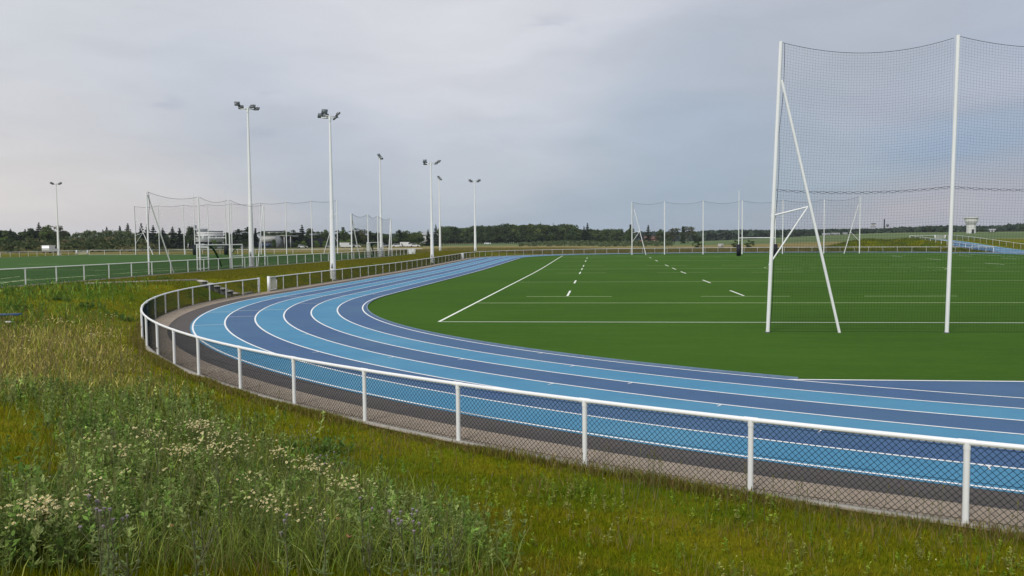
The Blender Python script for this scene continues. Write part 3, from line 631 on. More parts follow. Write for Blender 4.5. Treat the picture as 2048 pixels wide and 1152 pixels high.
# ------------------------------------------------------------------ ball stop nets
def stop_net(label, posts, pr, braces, sag=.35, cell=.1, tw=.0022, seam=None, ns=8, zb=.03, lowfrac=None, vert=True, off=(0, 0), group='tall ball stop nets on white posts', rope=.008, lean=None):
    """posts: (x, y, z0, z1); braces: (foot, head, a, b, c): foot/head of the long stay, strut points"""
    x0, y0, z0, _ = posts[0]; O = np.array([x0, y0, z0]); r = empty('ball_stop_net', tuple(O)); tag(r, label, 'net', group)
    for k, (x, y, a, b) in enumerate(posts):
        ln = lean[k] if lean else (0, 0)
        p = MB().tube([np.array([x, y, a - .2]) - O, np.array([x + ln[0], y + ln[1], b + .05]) - O], pr, 12); smooth_by_angle(p.build('post', M['white'], r)); MB().tube([np.array([x, y, a]) - O, np.array([x, y, a + .035]) - O], pr * 1.45, 14).build('socket', M['lamp_body'], r)
    for br in braces:
        p = MB().tube([np.array(br[0]) - O, np.array(br[1]) - O], pr * .75, 10)
        smooth_by_angle(p.build('brace', M['white'], r))
        if len(br) > 2:
            p = MB(); p.tube([np.array(br[2]) - O, np.array(br[3]) - O], pr * .42, 8); p.tube([np.array(br[3]) - O, np.array(br[4]) - O], pr * .42, 8); p.build('strut', M['white'], r)
    net = MB(); rp = MB()
    for k in range(len(posts) - 1):
        A = np.array(posts[k][:2]); B = np.array(posts[k + 1][:2]); L = np.linalg.norm(B - A); d = (B - A) / L; m_ = np.array([-d[1], d[0]])
        A = A + d * pr + np.array(off); B = B - d * pr + np.array(off)
        la = np.array(lean[k] if lean else (0, 0)); lb = np.array(lean[k + 1] if lean else (0, 0))
        def pt(t, v, zone):
            """t along bay 0..1, v 0..1 in height"""
            za, zt = posts[k][2], posts[k][3]; zb_, zu = posts[k + 1][2], posts[k + 1][3]
            lo = za * (1 - t) + zb_ * t + zb; hi = zt * (1 - t) + zu * t; cat = 4 * t * (1 - t)
            hh = hi - lo; z = lo + v * hh
            s_ = seam if seam else 0
            v = np.asarray(v, float)
            if seam: z = z - sag * cat * np.where(v >= seam, .35 + .65 * (v - seam) / (1 - seam), .35 * (np.minimum(v, seam) / seam) ** 1.5)
            else: z = z - sag * cat * v ** 1.5
            bow = .10 * np.sin(3 * t + 5 * v)
            XY = A[None] * (1 - t)[:, None] + B[None] * t[:, None] + m_[None] * bow[:, None] + (la[None] * (1 - t)[:, None] + lb[None] * t[:, None]) * np.broadcast_to(v, t.shape)[:, None]
            # free end edge pulls in a little
            return np.c_[XY, np.broadcast_to(z, t.shape)] - O
        Hh = posts[k][3] - posts[k][2]; nh = int(Hh / cell); t = np.linspace(0, 1, ns + 1)
        for i_ in range(nh + 1):
            q = pt(t, np.full(ns + 1, i_ / nh), 0); net.segs(q[:-1], q[1:], tw)
        if vert:
            nv = int(L / cell); tt = np.linspace(0, 1, nv + 1); vs = np.linspace(0, 1, 7)
            rows_ = [pt(tt, np.full(nv + 1, v), 0) for v in vs]
            for a, b in zip(rows_[:-1], rows_[1:]): net.segs(a, b, tw)
        q = pt(np.linspace(0, 1, 17), np.ones(17), 0); rp.tube(q, rope, 6, False)
        q = pt(np.linspace(0, 1, 17), np.zeros(17), 0); rp.tube(q, rope * .6, 6, False)
        if seam:
            for sg in (-1, 1):
                t2 = np.linspace(0, 1, 81); q = pt(t2, np.full(81, seam), 0); q[:, 2] += sg * .035 * np.abs(np.sin(t2 * math.pi * 20)); rp.tube(q, rope * .8, 5, False)
        if k == 0:
            vs = np.linspace(0, 1, 30); q = np.concatenate([pt(np.array([.004 + .012 * abs(math.sin(v * 9))]), np.array([v]), 0) for v in vs]); rp.tube(q, rope, 6, False)
    net.build('net', M['twine'], r); rp.build('rope', M['rope'], r)
    return r
Zt = 10.05
near_posts = [(-21.55, -20.2, 0, Zt), (-15.53, -20.2, 0, Zt + .02), (-9.4, -20.2, 0, Zt), (-3.3, -20.2, 0, Zt), (2.8, -20.2, 0, Zt)]
stop_net('large black ball stop net on white posts standing on the near end of the field', near_posts, .065,
         [((-19.1, -20.2, 0), (-21.15, -20.2, 8.78), (-21.48, -20.2, 4.09), (-20.22, -20.2, 4.40), (-21.52, -20.2, 2.38))], sag=.42, cell=.098, tw=.0021, seam=.497, ns=10, off=(0, .09), lean=[(.36, 0), (.17, 0), (.1, 0), (0, 0), (0, 0)])
zf = float(rise(107.4))
fp = [(-21.18, 107.4), (-15.17, 107.4), (-8.11, 107.4), (-1.02, 107.4), (6.26, 107.4), (13.61, 107.4), (19.9, 107.4)]
stop_net('distant ball stop net on white posts behind the far goal posts', [(x, y, zf, 10.3 + (.5 if i_ == 6 else 0)) for i_, (x, y) in enumerate(fp)], .09,
         [((-18.6, 107.4, zf), (-20.8, 107.4, 9.0), (-21.0, 107.4, 4.6), (-19.7, 107.4, 4.9), (-21.1, 107.4, 2.9)), ((17.2, 107.4, zf), (19.6, 107.4, 9.3), (19.8, 107.4, 2.8), (18.3, 107.4, 4.4), (18.1, 107.4, 4.3))], sag=.45, cell=.2, tw=.0034, ns=6, rope=.02, off=(0, .1))
XL = -60.55
ln_ = [(-.35, -.4), (-.2, -.3), (-.15, -.2), (0, 0)]
stop_net('long low ball stop net behind the side pitch fence, left of the tall mast', [(XL, 8.3, 1, 7.1), (XL, 16.3, 1, 7.12), (XL, 22.0, 1, 7.15), (XL, 29.9, 1, 7.05)], .06,
         [((XL + .3, 11.35, 1.0), (XL, 8.45, 6.9)), ((XL + .2, 27.6, .95), (XL, 29.7, 6.95))], sag=.3, cell=.115, tw=.0032, ns=8, rope=.014, vert=False)
stop_net('small ball stop net behind the side pitch fence, by the third mast', [(XL, 59.4, 1, 7.1), (XL, 67.5, 1, 7.2), (XL, 72.9, 1, 7.15), (XL, 81.0, 1, 7.05)], .09,
         [((XL + .2, 62.4, 1.0), (XL, 59.8, 6.4)), ((XL + .2, 78.4, 1.0), (XL, 80.9, 6.9))], sag=.4, cell=.2, tw=.0030, ns=6, rope=.02)
# net across the far end of the side pitch: stand each post two metres inside the end fence
fa, fb = np.array(C2[:2]), np.array(C3[:2]); fd = (fb - fa) / np.linalg.norm(fb - fa); fn = np.array([-fd[1], fd[0]]);
if fn[1] > 0: fn = -fn
def on_end(px, inset):
    b = bearing(px); A0 = fa + fn * inset; M_ = np.array([[b[0], -fd[0]], [b[1], -fd[1]]]); t = np.linalg.solve(M_, A0 - CAMP[:2]); return CAMP[:2] + b * t[0]
fpx = [271, 318.5, 368.5, 417, 464, 522, 573, 624, 675]
fpp = []
for q in fpx:
    c = on_end(q, 1.6); fpp.append((c[0], c[1], 1.0, 11.0 + (0 if q < 600 else .1)))
def mid(a, b, t, z): return (a[0] * (1 - t) + b[0] * t, a[1] * (1 - t) + b[1] * t, z)
stop_net('distant tall ball stop net across the far end of the side pitch', fpp, .08,
         [(mid(fpp[0], fpp[1], .72, 1.0), mid(fpp[0], fpp[1], .08, 8.6), mid(fpp[0], fpp[1], .0, 5.0), mid(fpp[0], fpp[1], .32, 5.5), mid(fpp[0], fpp[1], 0, 3.3)),
          (mid(fpp[-1], fpp[-2], .55, 1.0), mid(fpp[-1], fpp[-2], .05, 8.8), mid(fpp[-1], fpp[-2], 0, 5.0), mid(fpp[-1], fpp[-2], .22, 5.5), mid(fpp[-1], fpp[-2], 0, 3.3))], sag=.25, cell=.3, tw=.0036, ns=6, rope=.028, seam=.42)

# ------------------------------------------------------------------ goals
def rugby(label, A, B, z, hbar, htop, padh, pr=.075, group='rugby goals'):
    r = empty('rugby_goal', ((A[0] + B[0]) / 2, (A[1] + B[1]) / 2, z)); tag(r, label, 'rugby goal', group); O = np.array([(A[0] + B[0]) / 2, (A[1] + B[1]) / 2, 0])
    for q in (A, B):
        P = np.array([q[0], q[1], 0]) - O; p = MB().tube([P, P + [0, 0, htop * .55]], pr, 12); p.tube([P + [0, 0, htop * .55], P + [0, 0, htop]], [pr * .85, pr * .6], 12); smooth_by_angle(p.build('upright', M['white'], r))
        pd = MB().box((P[0], P[1], padh / 2 + .02), (.62, .62, padh)); pd.box((P[0], P[1], padh / 2), (.64, .56, padh * .96)); pd.build('pad', M['black_pad'], r)
    P0 = np.array([A[0], A[1], hbar]) - O; P1 = np.array([B[0], B[1], hbar]) - O
    smooth_by_angle(MB().tube([P0, P1], pr * .9, 10).build('crossbar', M['white'], r))
    return r
z9 = float(rise(93.6))
rugby('white rugby goal with black padded posts on the far goal line of the field', (-3.9, 93.6), (2.1, 93.6), z9, 3.05, 11.0, 1.95)
a1, b1 = on_end(389.5, 5.5), on_end(452, 5.5)
rugby('white rugby goal with black padded posts at the far end of the side pitch', a1, b1, 1.0, 3.3, 12.2, 2.05)
def training_goal(label, ys, x, z, htop, dx=.02):
    r = empty('training_goal', (x, ys[0], z)); tag(r, label, 'goal', 'white training goals beside the side pitch fence')
    bar = MB().tube([[0, 0, htop], [0, ys[-1] - ys[0], htop]], .055, 10); smooth_by_angle(bar.build('crossbar', M['white'], r))
    for y in ys: smooth_by_angle(MB().tube([[0, y - ys[0], 0], [0, y - ys[0], htop]], .055, 10).build('goal_post', M['white'], r))
    for a, b in ((ys[0], ys[1]), (ys[-2], ys[-1])):
        s_ = MB()
        for zz_ in (.12, htop * .5): s_.tube([[0, a - ys[0], zz_], [0, b - ys[0], zz_]], .04, 8)
        s_.build('side_frame', M['white'], r)
    nt_ = MB(); L = ys[-1] - ys[0]
    for y in np.arange(0, L, .14):
        t = np.linspace(0, 1, 7); q = np.c_[-.25 - .9 * t, np.full(7, y) + .1 * np.sin(5 * t), htop * (1 - t) ** 1.2 + .03]; nt_.segs(q[:-1], q[1:], .004)
    for t in np.linspace(.05, 1, 15): nt_.segs([[-.25 - .9 * t, 0, htop * (1 - t) ** 1.2 + .03]], [[-.25 - .9 * t, L, htop * (1 - t) ** 1.2 + .03]], .004)
    # gathered hanks of net
    for y0 in (ys[1] - ys[0] + .1,):
        t = np.linspace(0, 1, 10); q = np.c_[np.full(10, -.1), y0 + 2.6 * t ** .8, htop * .98 - (htop * .9) * t ** 1.6]; nt_.tube(q, .05 + .05 * np.sin(t * 3), 6)
    y0 = ys[-1] - ys[0] - .1; t = np.linspace(0, 1, 8); q = np.c_[np.full(8, -.1), y0 - 1.9 * t, htop * .98 - .75 * t ** 1.4]; nt_.tube(q, .045, 6)
    nt_.build('net', M['greennet'], r); return r
training_goal('white training goal with green net behind the side pitch fence, left of the tall mast', [on_x(393.5, -61.3), on_x(416, -61.3), on_x(461, -61.3), on_x(484, -61.3)], -61.3, 1.0, 2.15)
y0, y1 = on_x(734, -61.6), on_x(762, -61.6)
training_goal('small distant white goal behind the side pitch fence near the third mast', [y0, y0 + 1.5, y1 - 1.5, y1 + 1.2], -61.6, 1.0, 2.2)

# ------------------------------------------------------------------ blue mat and white board in the left meadow
P = tp(2, 645)
o = MB().box((0, 0, .05), (1.9, .55, .05), .35).build('blue_mat', M['lane_dark']); o.location = (P[0] - .55, P[1] + .2, P[2] + .2); tag(o, 'blue mat lying in the tall grass at the left edge', 'mat')
o = MB().box((0, 0, .04), (.26, .10, .05), -.1).build('white_board', M['white_old']); P = tp(15, 653); o.location = (P[0], P[1], P[2] + .12); tag(o, 'small white board lying in the grass beside the blue mat', 'board')

#PART2
# ------------------------------------------------------------------ trees
def quads(C, S, nrm=None, asp=1.0, flat=0.):
    """leaf clumps: centres C (n,3), sizes S (n,), random orientation"""
    n = len(C); a = rng.normal(size=(n, 3)); 
    if flat: a[:, 2] *= (1 - flat)
    a /= np.linalg.norm(a, axis=1)[:, None]; b = rng.normal(size=(n, 3)); 
    if flat: b[:, 2] *= (1 - flat)
    b -= (a * b).sum(1)[:, None] * a; b /= np.linalg.norm(b, axis=1)[:, None]
    S = S[:, None]; V = np.stack([C - a * S - b * S * asp * .6, C + a * S * .9 - b * S * asp, C + a * S + b * S * asp * .7, C - a * S * .8 + b * S * asp], 1).reshape(-1, 3)
    return V, np.arange(4 * n).reshape(-1, 4)
def crown_mesh(name, C, S, col, **k):
    V, Q = quads(C, S, **k); return np_mesh(name, V, Q, M['foliage'], col=np.repeat(col, 4, 0))
def trunk_mesh(h, r, limbs=5, hc=.5, spread=.25):
    m = MB(); m.tube([[0, 0, -.05], [.01, 0, h * .4], [-.01, .01, h * .8]], [r, r * .75, r * .35], 8)
    for k in range(limbs):
        a = k * 2.4; z = h * (.3 + .4 * k / limbs); m.tube([[0, 0, z], [math.cos(a) * spread * .6, math.sin(a) * spread * .6, z + .12], [math.cos(a) * spread, math.sin(a) * spread, z + .2]], [r * .45, r * .3, r * .12], 5)
    return m.mesh('trunk', M['bark'])
# unit trees: height 1, widths relative to height
def broad(seed, wid=.42, low=.18, lobes=26, n=1500, base=(.060, .085, .026), var=.3):
    g = np.random.default_rng(seed); C = []; K = []; base = np.array(base) * 1.55
    for k in range(lobes):
        t = g.uniform(0, 1); z = low + (1 - low) * (.08 + .84 * t); rr = wid * (math.sin(math.pi * (.16 + .78 * t)) ** .7) * g.uniform(.35, .85); a = g.uniform(0, 6.28)
        c = np.array([rr * math.cos(a), rr * math.sin(a), z]); lr = g.uniform(.09, .19); m_ = n // lobes
        d = g.normal(size=(m_, 3)); d /= np.linalg.norm(d, axis=1)[:, None]; q = c + d * (lr * g.uniform(.55, 1.08, m_) * 1)[:, None] * [1, 1, .8]
        C.append(q); tint = 1 + g.uniform(-var, var); K.append(np.array(base) * tint * (1 + g.uniform(-.18, .18, (m_, 1))) * [1 + g.uniform(-.08, .12), 1, 1])
    C = np.concatenate(C); K = np.concatenate(K); C[:, 2] = np.clip(C[:, 2], .02, 1.02); return C, g.uniform(.018, .036, len(C)), K
def conifer(seed, wid=.21, tiers=15, n=2000, base=(.026, .042, .022), power=1., gap=.0):
    g = np.random.default_rng(seed); C = []
    for k in range(tiers):
        t = k / (tiers - 1); z = .07 + .9 * t; R_ = wid * (1 - t) ** power + .012; nb = int(5 + 6 * (1 - t))
        for b in range(nb):
            a = g.uniform(0, 6.28); L = R_ * g.uniform(.55, 1.2); m_ = max(3, int(n * R_ / wid / (tiers * nb * .55))); s = g.uniform(.08, 1, m_)
            C.append(np.c_[np.cos(a) * L * s, np.sin(a) * L * s, z - .10 * s * L / wid * .5 + g.normal(0, .006, m_)] + g.normal(0, .006, (m_, 3)))
    C = np.concatenate(C); K = np.array(base) * 1.5 * (1 + g.uniform(-.28, .28, (len(C), 1))); return C, g.uniform(.016, .032, len(C)), K
def cedar(seed, wid=.34, layers=7, base=(.028, .045, .024)):
    g = np.random.default_rng(seed); C = []
    for k in range(layers * 3):
        t = g.uniform(0, 1); z = .22 + .75 * t; R_ = wid * (1 - .62 * t); a = g.uniform(0, 6.28); L = R_ * g.uniform(.4, 1); m_ = 60
        c = np.array([math.cos(a) * L * .8, math.sin(a) * L * .8, z]); C.append(c + g.normal(size=(m_, 3)) * [.08, .08, .014])
        s = g.uniform(0, 1, 14); C.append(np.c_[np.cos(a) * L * s, np.sin(a) * L * s, np.full(14, z - .02)])
    C.append(np.c_[g.normal(0, .02, 40), g.normal(0, .02, 40), g.uniform(.9, 1., 40)])
    C = np.concatenate(C); K = np.array(base) * 1.5 * (1 + g.uniform(-.25, .25, (len(C), 1))); return C, g.uniform(.018, .034, len(C)), K
PROT = {}
for k, (fn, kw, tr_, fl) in {
    'b1': (broad, dict(seed=1, wid=.40), (.8, .022), 0), 'b2': (broad, dict(seed=2, wid=.46, base=(.05, .075, .024)), (.8, .022), 0), 'b3': (broad, dict(seed=3, wid=.34, base=(.042, .064, .024)), (.8, .02), 0),
    'b4': (broad, dict(seed=4, wid=.44, low=.08, base=(.044, .066, .026), lobes=30), (.6, .02), 0),
    'w1': (broad, dict(seed=5, wid=.62, low=.02, base=(.082, .105, .052), lobes=30), (.5, .03), 0), 'w2': (broad, dict(seed=6, wid=.7, low=.0, base=(.074, .098, .05), lobes=32), (.5, .03), 0),
    's1': (broad, dict(seed=7, wid=.60, low=.0, base=(.040, .062, .024), lobes=22, n=900), (.5, .03), 0), 's2': (broad, dict(seed=8, wid=.52, low=.0, base=(.075, .12, .03), lobes=22, n=900), (.5, .03), 0),
    'c1': (conifer, dict(seed=11), (1.1, .016), .4), 'c2': (conifer, dict(seed=12, wid=.27, tiers=12, power=.8), (1.1, .018), .4), 'c3': (conifer, dict(seed=13, wid=.13, tiers=16, n=1300), (1.1, .014), .4),
    'd1': (cedar, dict(seed=21), (1.1, .022), .6), 'd2': (cedar, dict(seed=22, wid=.42), (1.1, .024), .6),
    'p1': (conifer, dict(seed=31, wid=.07, tiers=20, n=1000, power=.35, base=(.05, .07, .03)), (1.0, .014), 0),
    't1': (broad, dict(seed=41, wid=.36, low=.3, lobes=12, n=420, base=(.062, .07, .035)), (1.1, .02), 0)}.items():
    C_, S_, K_ = fn(**kw); PROT[k] = (crown_mesh('crown', C_, S_, K_, flat=fl), trunk_mesh(tr_[0], tr_[1], 6 if fn is not conifer else 2, spread=.22 if fn is not conifer else .05))
KN = {'b': 'broadleaf_tree', 'w': 'willow_tree', 's': 'shrub', 'c': 'conifer', 'd': 'cedar_tree', 'p': 'poplar_tree', 't': 'sparse_tree'}
KC = {'b': 'tree', 'w': 'tree', 's': 'shrub', 'c': 'tree', 'd': 'tree', 'p': 'tree', 't': 'tree'}
def tree(kind, px, ytop, D, label, group=None, wf=1.0, sink=0., ybase=None):
    P = at(px, D); h = zpx(px, ytop, D) - P[2] + sink
    h = max(h, 1.2)
    r = empty(KN[kind[0]], (P[0], P[1], P[2] - sink), random.uniform(0, 6.28)); tag(r, label, KC[kind[0]], group)
    cr_, tk = PROT[kind]
    for nm, me in (('crown', cr_), ('trunk', tk)):
        o = bpy.data.objects.new(nm, me); o.scale = (h * wf, h * wf, h); link(o, r)
    return r
G_L = 'trees of the dark belt beyond the side pitch'; G_W = 'pale willows on the bank beyond the side pitch'
# --- left belt, individually recognisable crowns (pixel column, top row, distance)
T = [('c2', 79, 445.0, 400, 'tall pointed conifer standing highest in the far left tree belt', 1.25), ('c1', 51, 458, 405, 'small conifer at the far left, left of the tallest pointed one', 1.1),
     ('c2', 22, 457.5, 410, 'broad dark conifer near the left edge of the tree belt', 1.3), ('c1', 2, 460.5, 410, 'dark conifer cut by the left edge of the picture', 1.4),
     ('b1', 96, 451.5, 395, 'round dark tree directly left of the far left floodlight mast', .9), ('t1', 117.5, 453, 400, 'thin airy tree directly right of the far left floodlight mast', 1.2),
     ('c1', 127, 464.5, 420, 'low dark conifer where the left belt dips to the willows', 1.0), ('b3', 64, 457.5, 400, 'broadleaf tree between the small and the tallest conifer at left', 1.1),
     ('c1', 206.5, 459, 420, 'conifer poking over the willows, leftmost of the group', 1.2), ('c2', 214.5, 453.5, 420, 'taller dark conifer over the willows beside the smaller one', 1.1),
     ('c1', 240.5, 451.5, 420, 'conifer over the right part of the willows', 1.1), ('c2', 256.5, 446.8, 415, 'ragged tall conifer left of the first net post', 1.1),
     ('c1', 283.5, 446.5, 410, 'tall narrow conifer behind the stay of the end net', 1.2), ('c1', 295.5, 448, 410, 'tall narrow conifer right behind the low net stay', 1.2),
     ('c2', 307, 450.5, 410, 'dark conifer between the first two posts of the low net', 1.1), ('c2', 326, 455.5, 400, 'bushy conifer left of the white office building', 1.3),
     ('c2', 346, 453.3, 400, 'pointed conifer left of the white office building', 1.25), ('c1', 359.5, 456, 395, 'mid green conifer beside the white office building', 1.5),
     ('b3', 382.5, 454.3, 365, 'dark upright tree before the left corner of the white office building', .72), ('b3', 454.5, 466, 365, 'dark clipped tree covering the right end of the white office building', .8),
     ('c2', 468, 463, 400, 'dark conifer right of the white office building', 1.2), ('d1', 477.5, 458, 395, 'layered cedar right of the white office building', 1.0),
     ('d1', 496, 453.8, 395, 'taller layered cedar left of the tallest floodlight mast', .95), ('c3', 511.5, 456.3, 400, 'slender dark conifer right behind the tallest floodlight mast', 1.5),
     ('c2', 487, 466, 390, 'low dark conifer between the two layered cedars', 1.4), ('b2', 548, 479.0, 352, 'small round tree in front of the long white hall', .8),
     ('d2', 588, 460, 400, 'wide flat-topped cedar left of the big pointed conifer', 1.0), ('c2', 604.5, 450, 390, 'big pointed conifer among the cedars right of the white hall', 1.35),
     ('b2', 623, 457.5, 410, 'broad olive tree right of the big pointed conifer', .9), ('b4', 641, 461.5, 400, 'dark round tree left of the second floodlight mast', 1.0),
     ('b4', 656, 458, 400, 'dark round tree touching the second floodlight mast', 1.0), ('d2', 677, 460.5, 405, 'dark cedar right of the second floodlight mast', 1.0),
     ('b4', 692.5, 457, 400, 'dark tree left of the small net', .9), ('d2', 709.5, 456, 400, 'dark flat cedar behind the first post of the small net', 1.0),
     ('t1', 726, 460, 400, 'pale half-bare tree behind the small net', 1.2), ('d1', 741, 462, 400, 'dark cedar behind the middle of the small net', 1.0), ('d1', 754, 464.5, 400, 'smaller dark cedar left of the third floodlight mast', 1.0),
     ('d1', 799, 459.5, 395, 'dark conifer right of the small net', .9), ('b2', 813, 462, 405, 'mid green tree behind the parked cars', 1.0), ('b1', 825, 465, 410, 'round green tree behind the parked cars, left of the villa', 1.0),
     ('b1', 838, 463.5, 420, 'green tree over the villa roof', 1.1), ('c1', 856.5, 459, 420, 'small pointed conifer above the villa', 1.2), ('c2', 872, 449.3, 400, 'isolated tall conifer between the fourth mast and the slim mast', .95)]
for k, px, yt, D, lab, wf in T: tree(k, px, yt, D, lab, G_L, wf)
# filling trees of the same belt
fill = [(x, 467 + 3 * math.sin(x * .7), 425) for x in range(-20, 135, 9)] + [(x, 468, 440) for x in range(262, 380, 9)] + [(x, 470, 440) for x in range(455, 520, 10)] + [(x, 466 + 2 * math.sin(x), 445) for x in range(525, 580, 9)] + [(x, 468, 425) for x in range(575, 770, 8)] + [(x, 471, 470) for x in range(762, 800, 8)] + [(x, 468, 440) for x in range(800, 884, 9)]
for i_, (x, yt, D) in enumerate(fill): tree(['b1', 'b3', 'b4', 'b2'][i_ % 4], x + random.uniform(-2, 2), yt + random.uniform(-2.5, 2), D + random.uniform(-8, 8), 'dark round-headed tree filling the belt beyond the side pitch', G_L, 1.15)
for i_, (x, yt) in enumerate([(137, 471), (148, 467), (160, 463), (171, 461), (182, 458), (193, 461), (203, 462), (214, 461), (226, 458), (238, 460), (249, 459), (261, 461), (273, 464)]):
    tree('w1' if i_ % 2 else 'w2', x, yt, 340 + random.uniform(-10, 10), 'grey green billowing willow on the bank beyond the side pitch', G_W, .95)
for i_, (x, yt) in enumerate([(142, 476), (156, 473), (169, 472), (184, 471), (198, 473), (212, 472), (228, 473), (243, 474), (259, 475), (275, 476), (290, 478)]):
    tree('w2' if i_ % 2 else 'w1', x, yt, 322 + random.uniform(-6, 6), 'grey green billowing willow on the bank beyond the side pitch', G_W, .9)
for x, yt, D, lab, k in [(19, 477, 274, 'dark round shrub on the bank at the left edge', 's1'), (64, 480.5, 274, 'dark round shrub on the bank left of the far left mast', 's1'), (103, 481, 290, 'shrub just left of the far left mast foot', 's1'), (149, 479, 274, 'dark shrub on the bank right of the far left mast', 's1'), (186, 478.5, 274, 'dark shrub on the bank below the willows', 's1'), (225, 479, 274, 'dark shrub on the bank left of the end net', 's1'), (262, 480, 290, 'dark shrub on the bank behind the end net stay', 's1'), (5, 476.5, 300, 'bright green shrub at the very left edge of the bank', 's2'), (205, 483, 280, 'low shrub between two round ones on the bank', 's1'),
                         (428, 478.5, 330, 'green bush before the blue shutters of the office building', 's2'), (488, 478, 340, 'round dark bush below the layered cedars', 's1'), (594, 480, 350, 'green bush below the wide cedar', 's1'), (606, 481, 350, 'pale green bush below the big pointed conifer', 's2'), (632, 480.5, 350, 'pale green bush left of the second floodlight mast', 's2'), (650, 481, 352, 'olive bush near the second floodlight mast', 's2'), (683, 480, 355, 'pale bush right of the second floodlight mast', 's2'), (697, 478, 355, 'green bush left of the small net', 's2'), (804, 482, 350, 'dark bush behind the parked cars', 's1'), (842, 481, 352, 'bush below the villa terrace', 's1'),
                         (1394.5, 481, 250, 'dark bush alone in the far field between two net posts', 's1'), (1474, 480, 250, 'dark bush in the far field left of the rugby goal', 's1'), (1501, 479.5, 255, 'small dark bush in the far field inside the rugby goal', 's1')]:
    tree(k, x, yt - (1.5 if x < 300 else 0), D, lab, 'shrubs in the rough ground', 1.3 if x > 1300 else (1.35 if x < 300 else 1.0))
# --- the wood in the middle distance
G_M = 'trees of the wood behind the middle masts'
for x, yt, k, lab in [(1175, 446, 'c2', 'tall twin-topped conifer standing alone over the low wood'), (1168, 452.5, 'c2', 'lower conifer against the left side of the tall lone one'), (891, 455.6, 'b4', 'dark round tree at the left end of the middle wood'), (938, 453.7, 'b4', 'high round crown left of the rightmost floodlight mast'), (1061, 448.8, 'b1', 'pointed crown on the highest part of the middle wood'),
                      (1047, 451, 'b3', 'crown left of the highest part of the middle wood'), (979, 452.5, 'b3', 'narrow crown right of the rightmost floodlight mast'), (1139, 454, 'b3', 'last high crown at the right end of the middle wood'), (1229, 457.6, 'b4', 'dark crown in the low wood left of the red roofed house')]:
    tree(k, x, yt, 560, lab, G_M, 1.0)
for i_ in range(64):
    x = 884 + i_ * 4.15; yt = 455 - 4.5 * sstep(x, 940, 1030) + 1.6 * math.sin(x * .11) + random.uniform(-1.5, 1.5); tree(['b1', 'b4', 'b3', 'b2'][i_ % 4], x, yt, 575 + (i_ % 3) * 12, 'dark green tree of the dense middle wood', G_M, 1.05)
for i_ in range(30):
    x = 1150 + i_ * 3.2; yt = 460 + 1.5 * math.sin(x * .2) + random.uniform(-1.2, 1.5); tree(['b4', 'b1', 'b2'][i_ % 3], x, yt, 640, 'mid green tree of the lower wood right of the middle one', 'trees of the low wood', 1.1)
for x, yt, k, D, lab, wf in [(1260, 457, 'b2', 560, 'wide round tree before the far net, left of the red roofed house', 1.05), (1261, 449, 'c3', 575, 'thin conifer rising behind the wide round tree', 1.8), (1296.5, 450, 'c2', 560, 'dark narrow conifer before the red roofed house', 1.0),
                             (1322, 457.3, 'b4', 560, 'dense round tree right of the red roofed house', .9), (1349, 457.2, 't1', 560, 'ragged tree right of the second far net post', 1.5), (1366, 452, 'p1', 560, 'narrow poplar between two ragged trees', 1.6), (1376, 454, 't1', 560, 'thin branching tree right of the poplar', 1.4),
                             (1395, 465, 'b4', 570, 'low round tree left of the third far net post', 1.1), (1336, 467, 'b2', 570, 'low tree between the round tree and the ragged one', 1.1)]:
    tree(k, x, yt, D, lab, 'trees by the red roofed house', wf)
for x, yt, k, lab in [(1858, 452.5, 'b3', 'small square-headed tree on the far ridge behind the right net'), (1884, 453, 'b4', 'humped tree on the far ridge left of the right net post'), (1963, 454.3, 'b4', 'round tree on the far ridge right of the water tower'), (2044, 449.5, 'b4', 'high dark tree on the ridge at the right edge')]:
    tree(k, x, yt, 820, lab, 'trees on the far right ridge', 1.1)
# far woods that read as one mass
def wood(name, x0, x1, ya, yb, D, n, col, size, depth=60, seed=1):
    g = np.random.default_rng(seed); xs = g.uniform(x0, x1, n); C = []; K = []
    for x in xs:
        Dd = D + g.uniform(0, depth); P = at(x, Dd); yt = np.interp(x, ya, yb) + g.uniform(-.5, 1.3); h = max(2., zpx(x, yt, Dd) - P[2]); m_ = 55
        z = g.uniform(0, 1, m_) ** .8; rr = size * (1.15 - .55 * z); a = g.uniform(0, 6.28, m_); q = np.sqrt(g.uniform(0.2, 1, m_)) * rr
        C.append(np.c_[P[0] + np.cos(a) * q, P[1] + np.sin(a) * q, P[2] + z * h]); K.append(np.array(col) * 1.4 * (1 + g.uniform(-.25, .25)) * (1 + g.uniform(-.12, .12, (m_, 1))))
    C = np.concatenate(C); V, Q = quads(C, g.uniform(.16, .34, len(C)) * size); o = obj(name, np_mesh(name, V, Q, M['foliage'], col=np.repeat(np.concatenate(K), 4, 0))); tag(o, kind='stuff'); return o
tag(wood('far_wood', 1383, 1900, [1383, 1410, 1450, 1530, 1600, 1700, 1790, 1850, 1900], [468, 464.5, 463.5, 463.5, 463, 462, 461, 458, 457], 860, 480, (.042, .062, .040), 7.5, seed=3), 'dark far wood along the ridge beyond the right field', 'wood')
tag(wood('ridge_wood', 1760, 2140, [1760, 1850, 1900, 1940, 2000, 2048, 2140], [462, 456.5, 456, 457.5, 456, 451.5, 448], 900, 330, (.040, .060, .040), 8.5, seed=4), 'wooded ridge on the right horizon behind the water tower', 'wood')
tag(wood('left_far_wood', -260, 20, [-260, -100, 20], [455, 462, 466], 450, 90, (.034, .052, .026), 5, seed=5), 'dark wood running on past the left edge', 'wood')
tag(wood('distant_wood', 760, 1400, [760, 1400], [470, 466], 1100, 300, (.042, .060, .045), 9, seed=6), 'low wood on the horizon behind the nearer trees', 'wood')
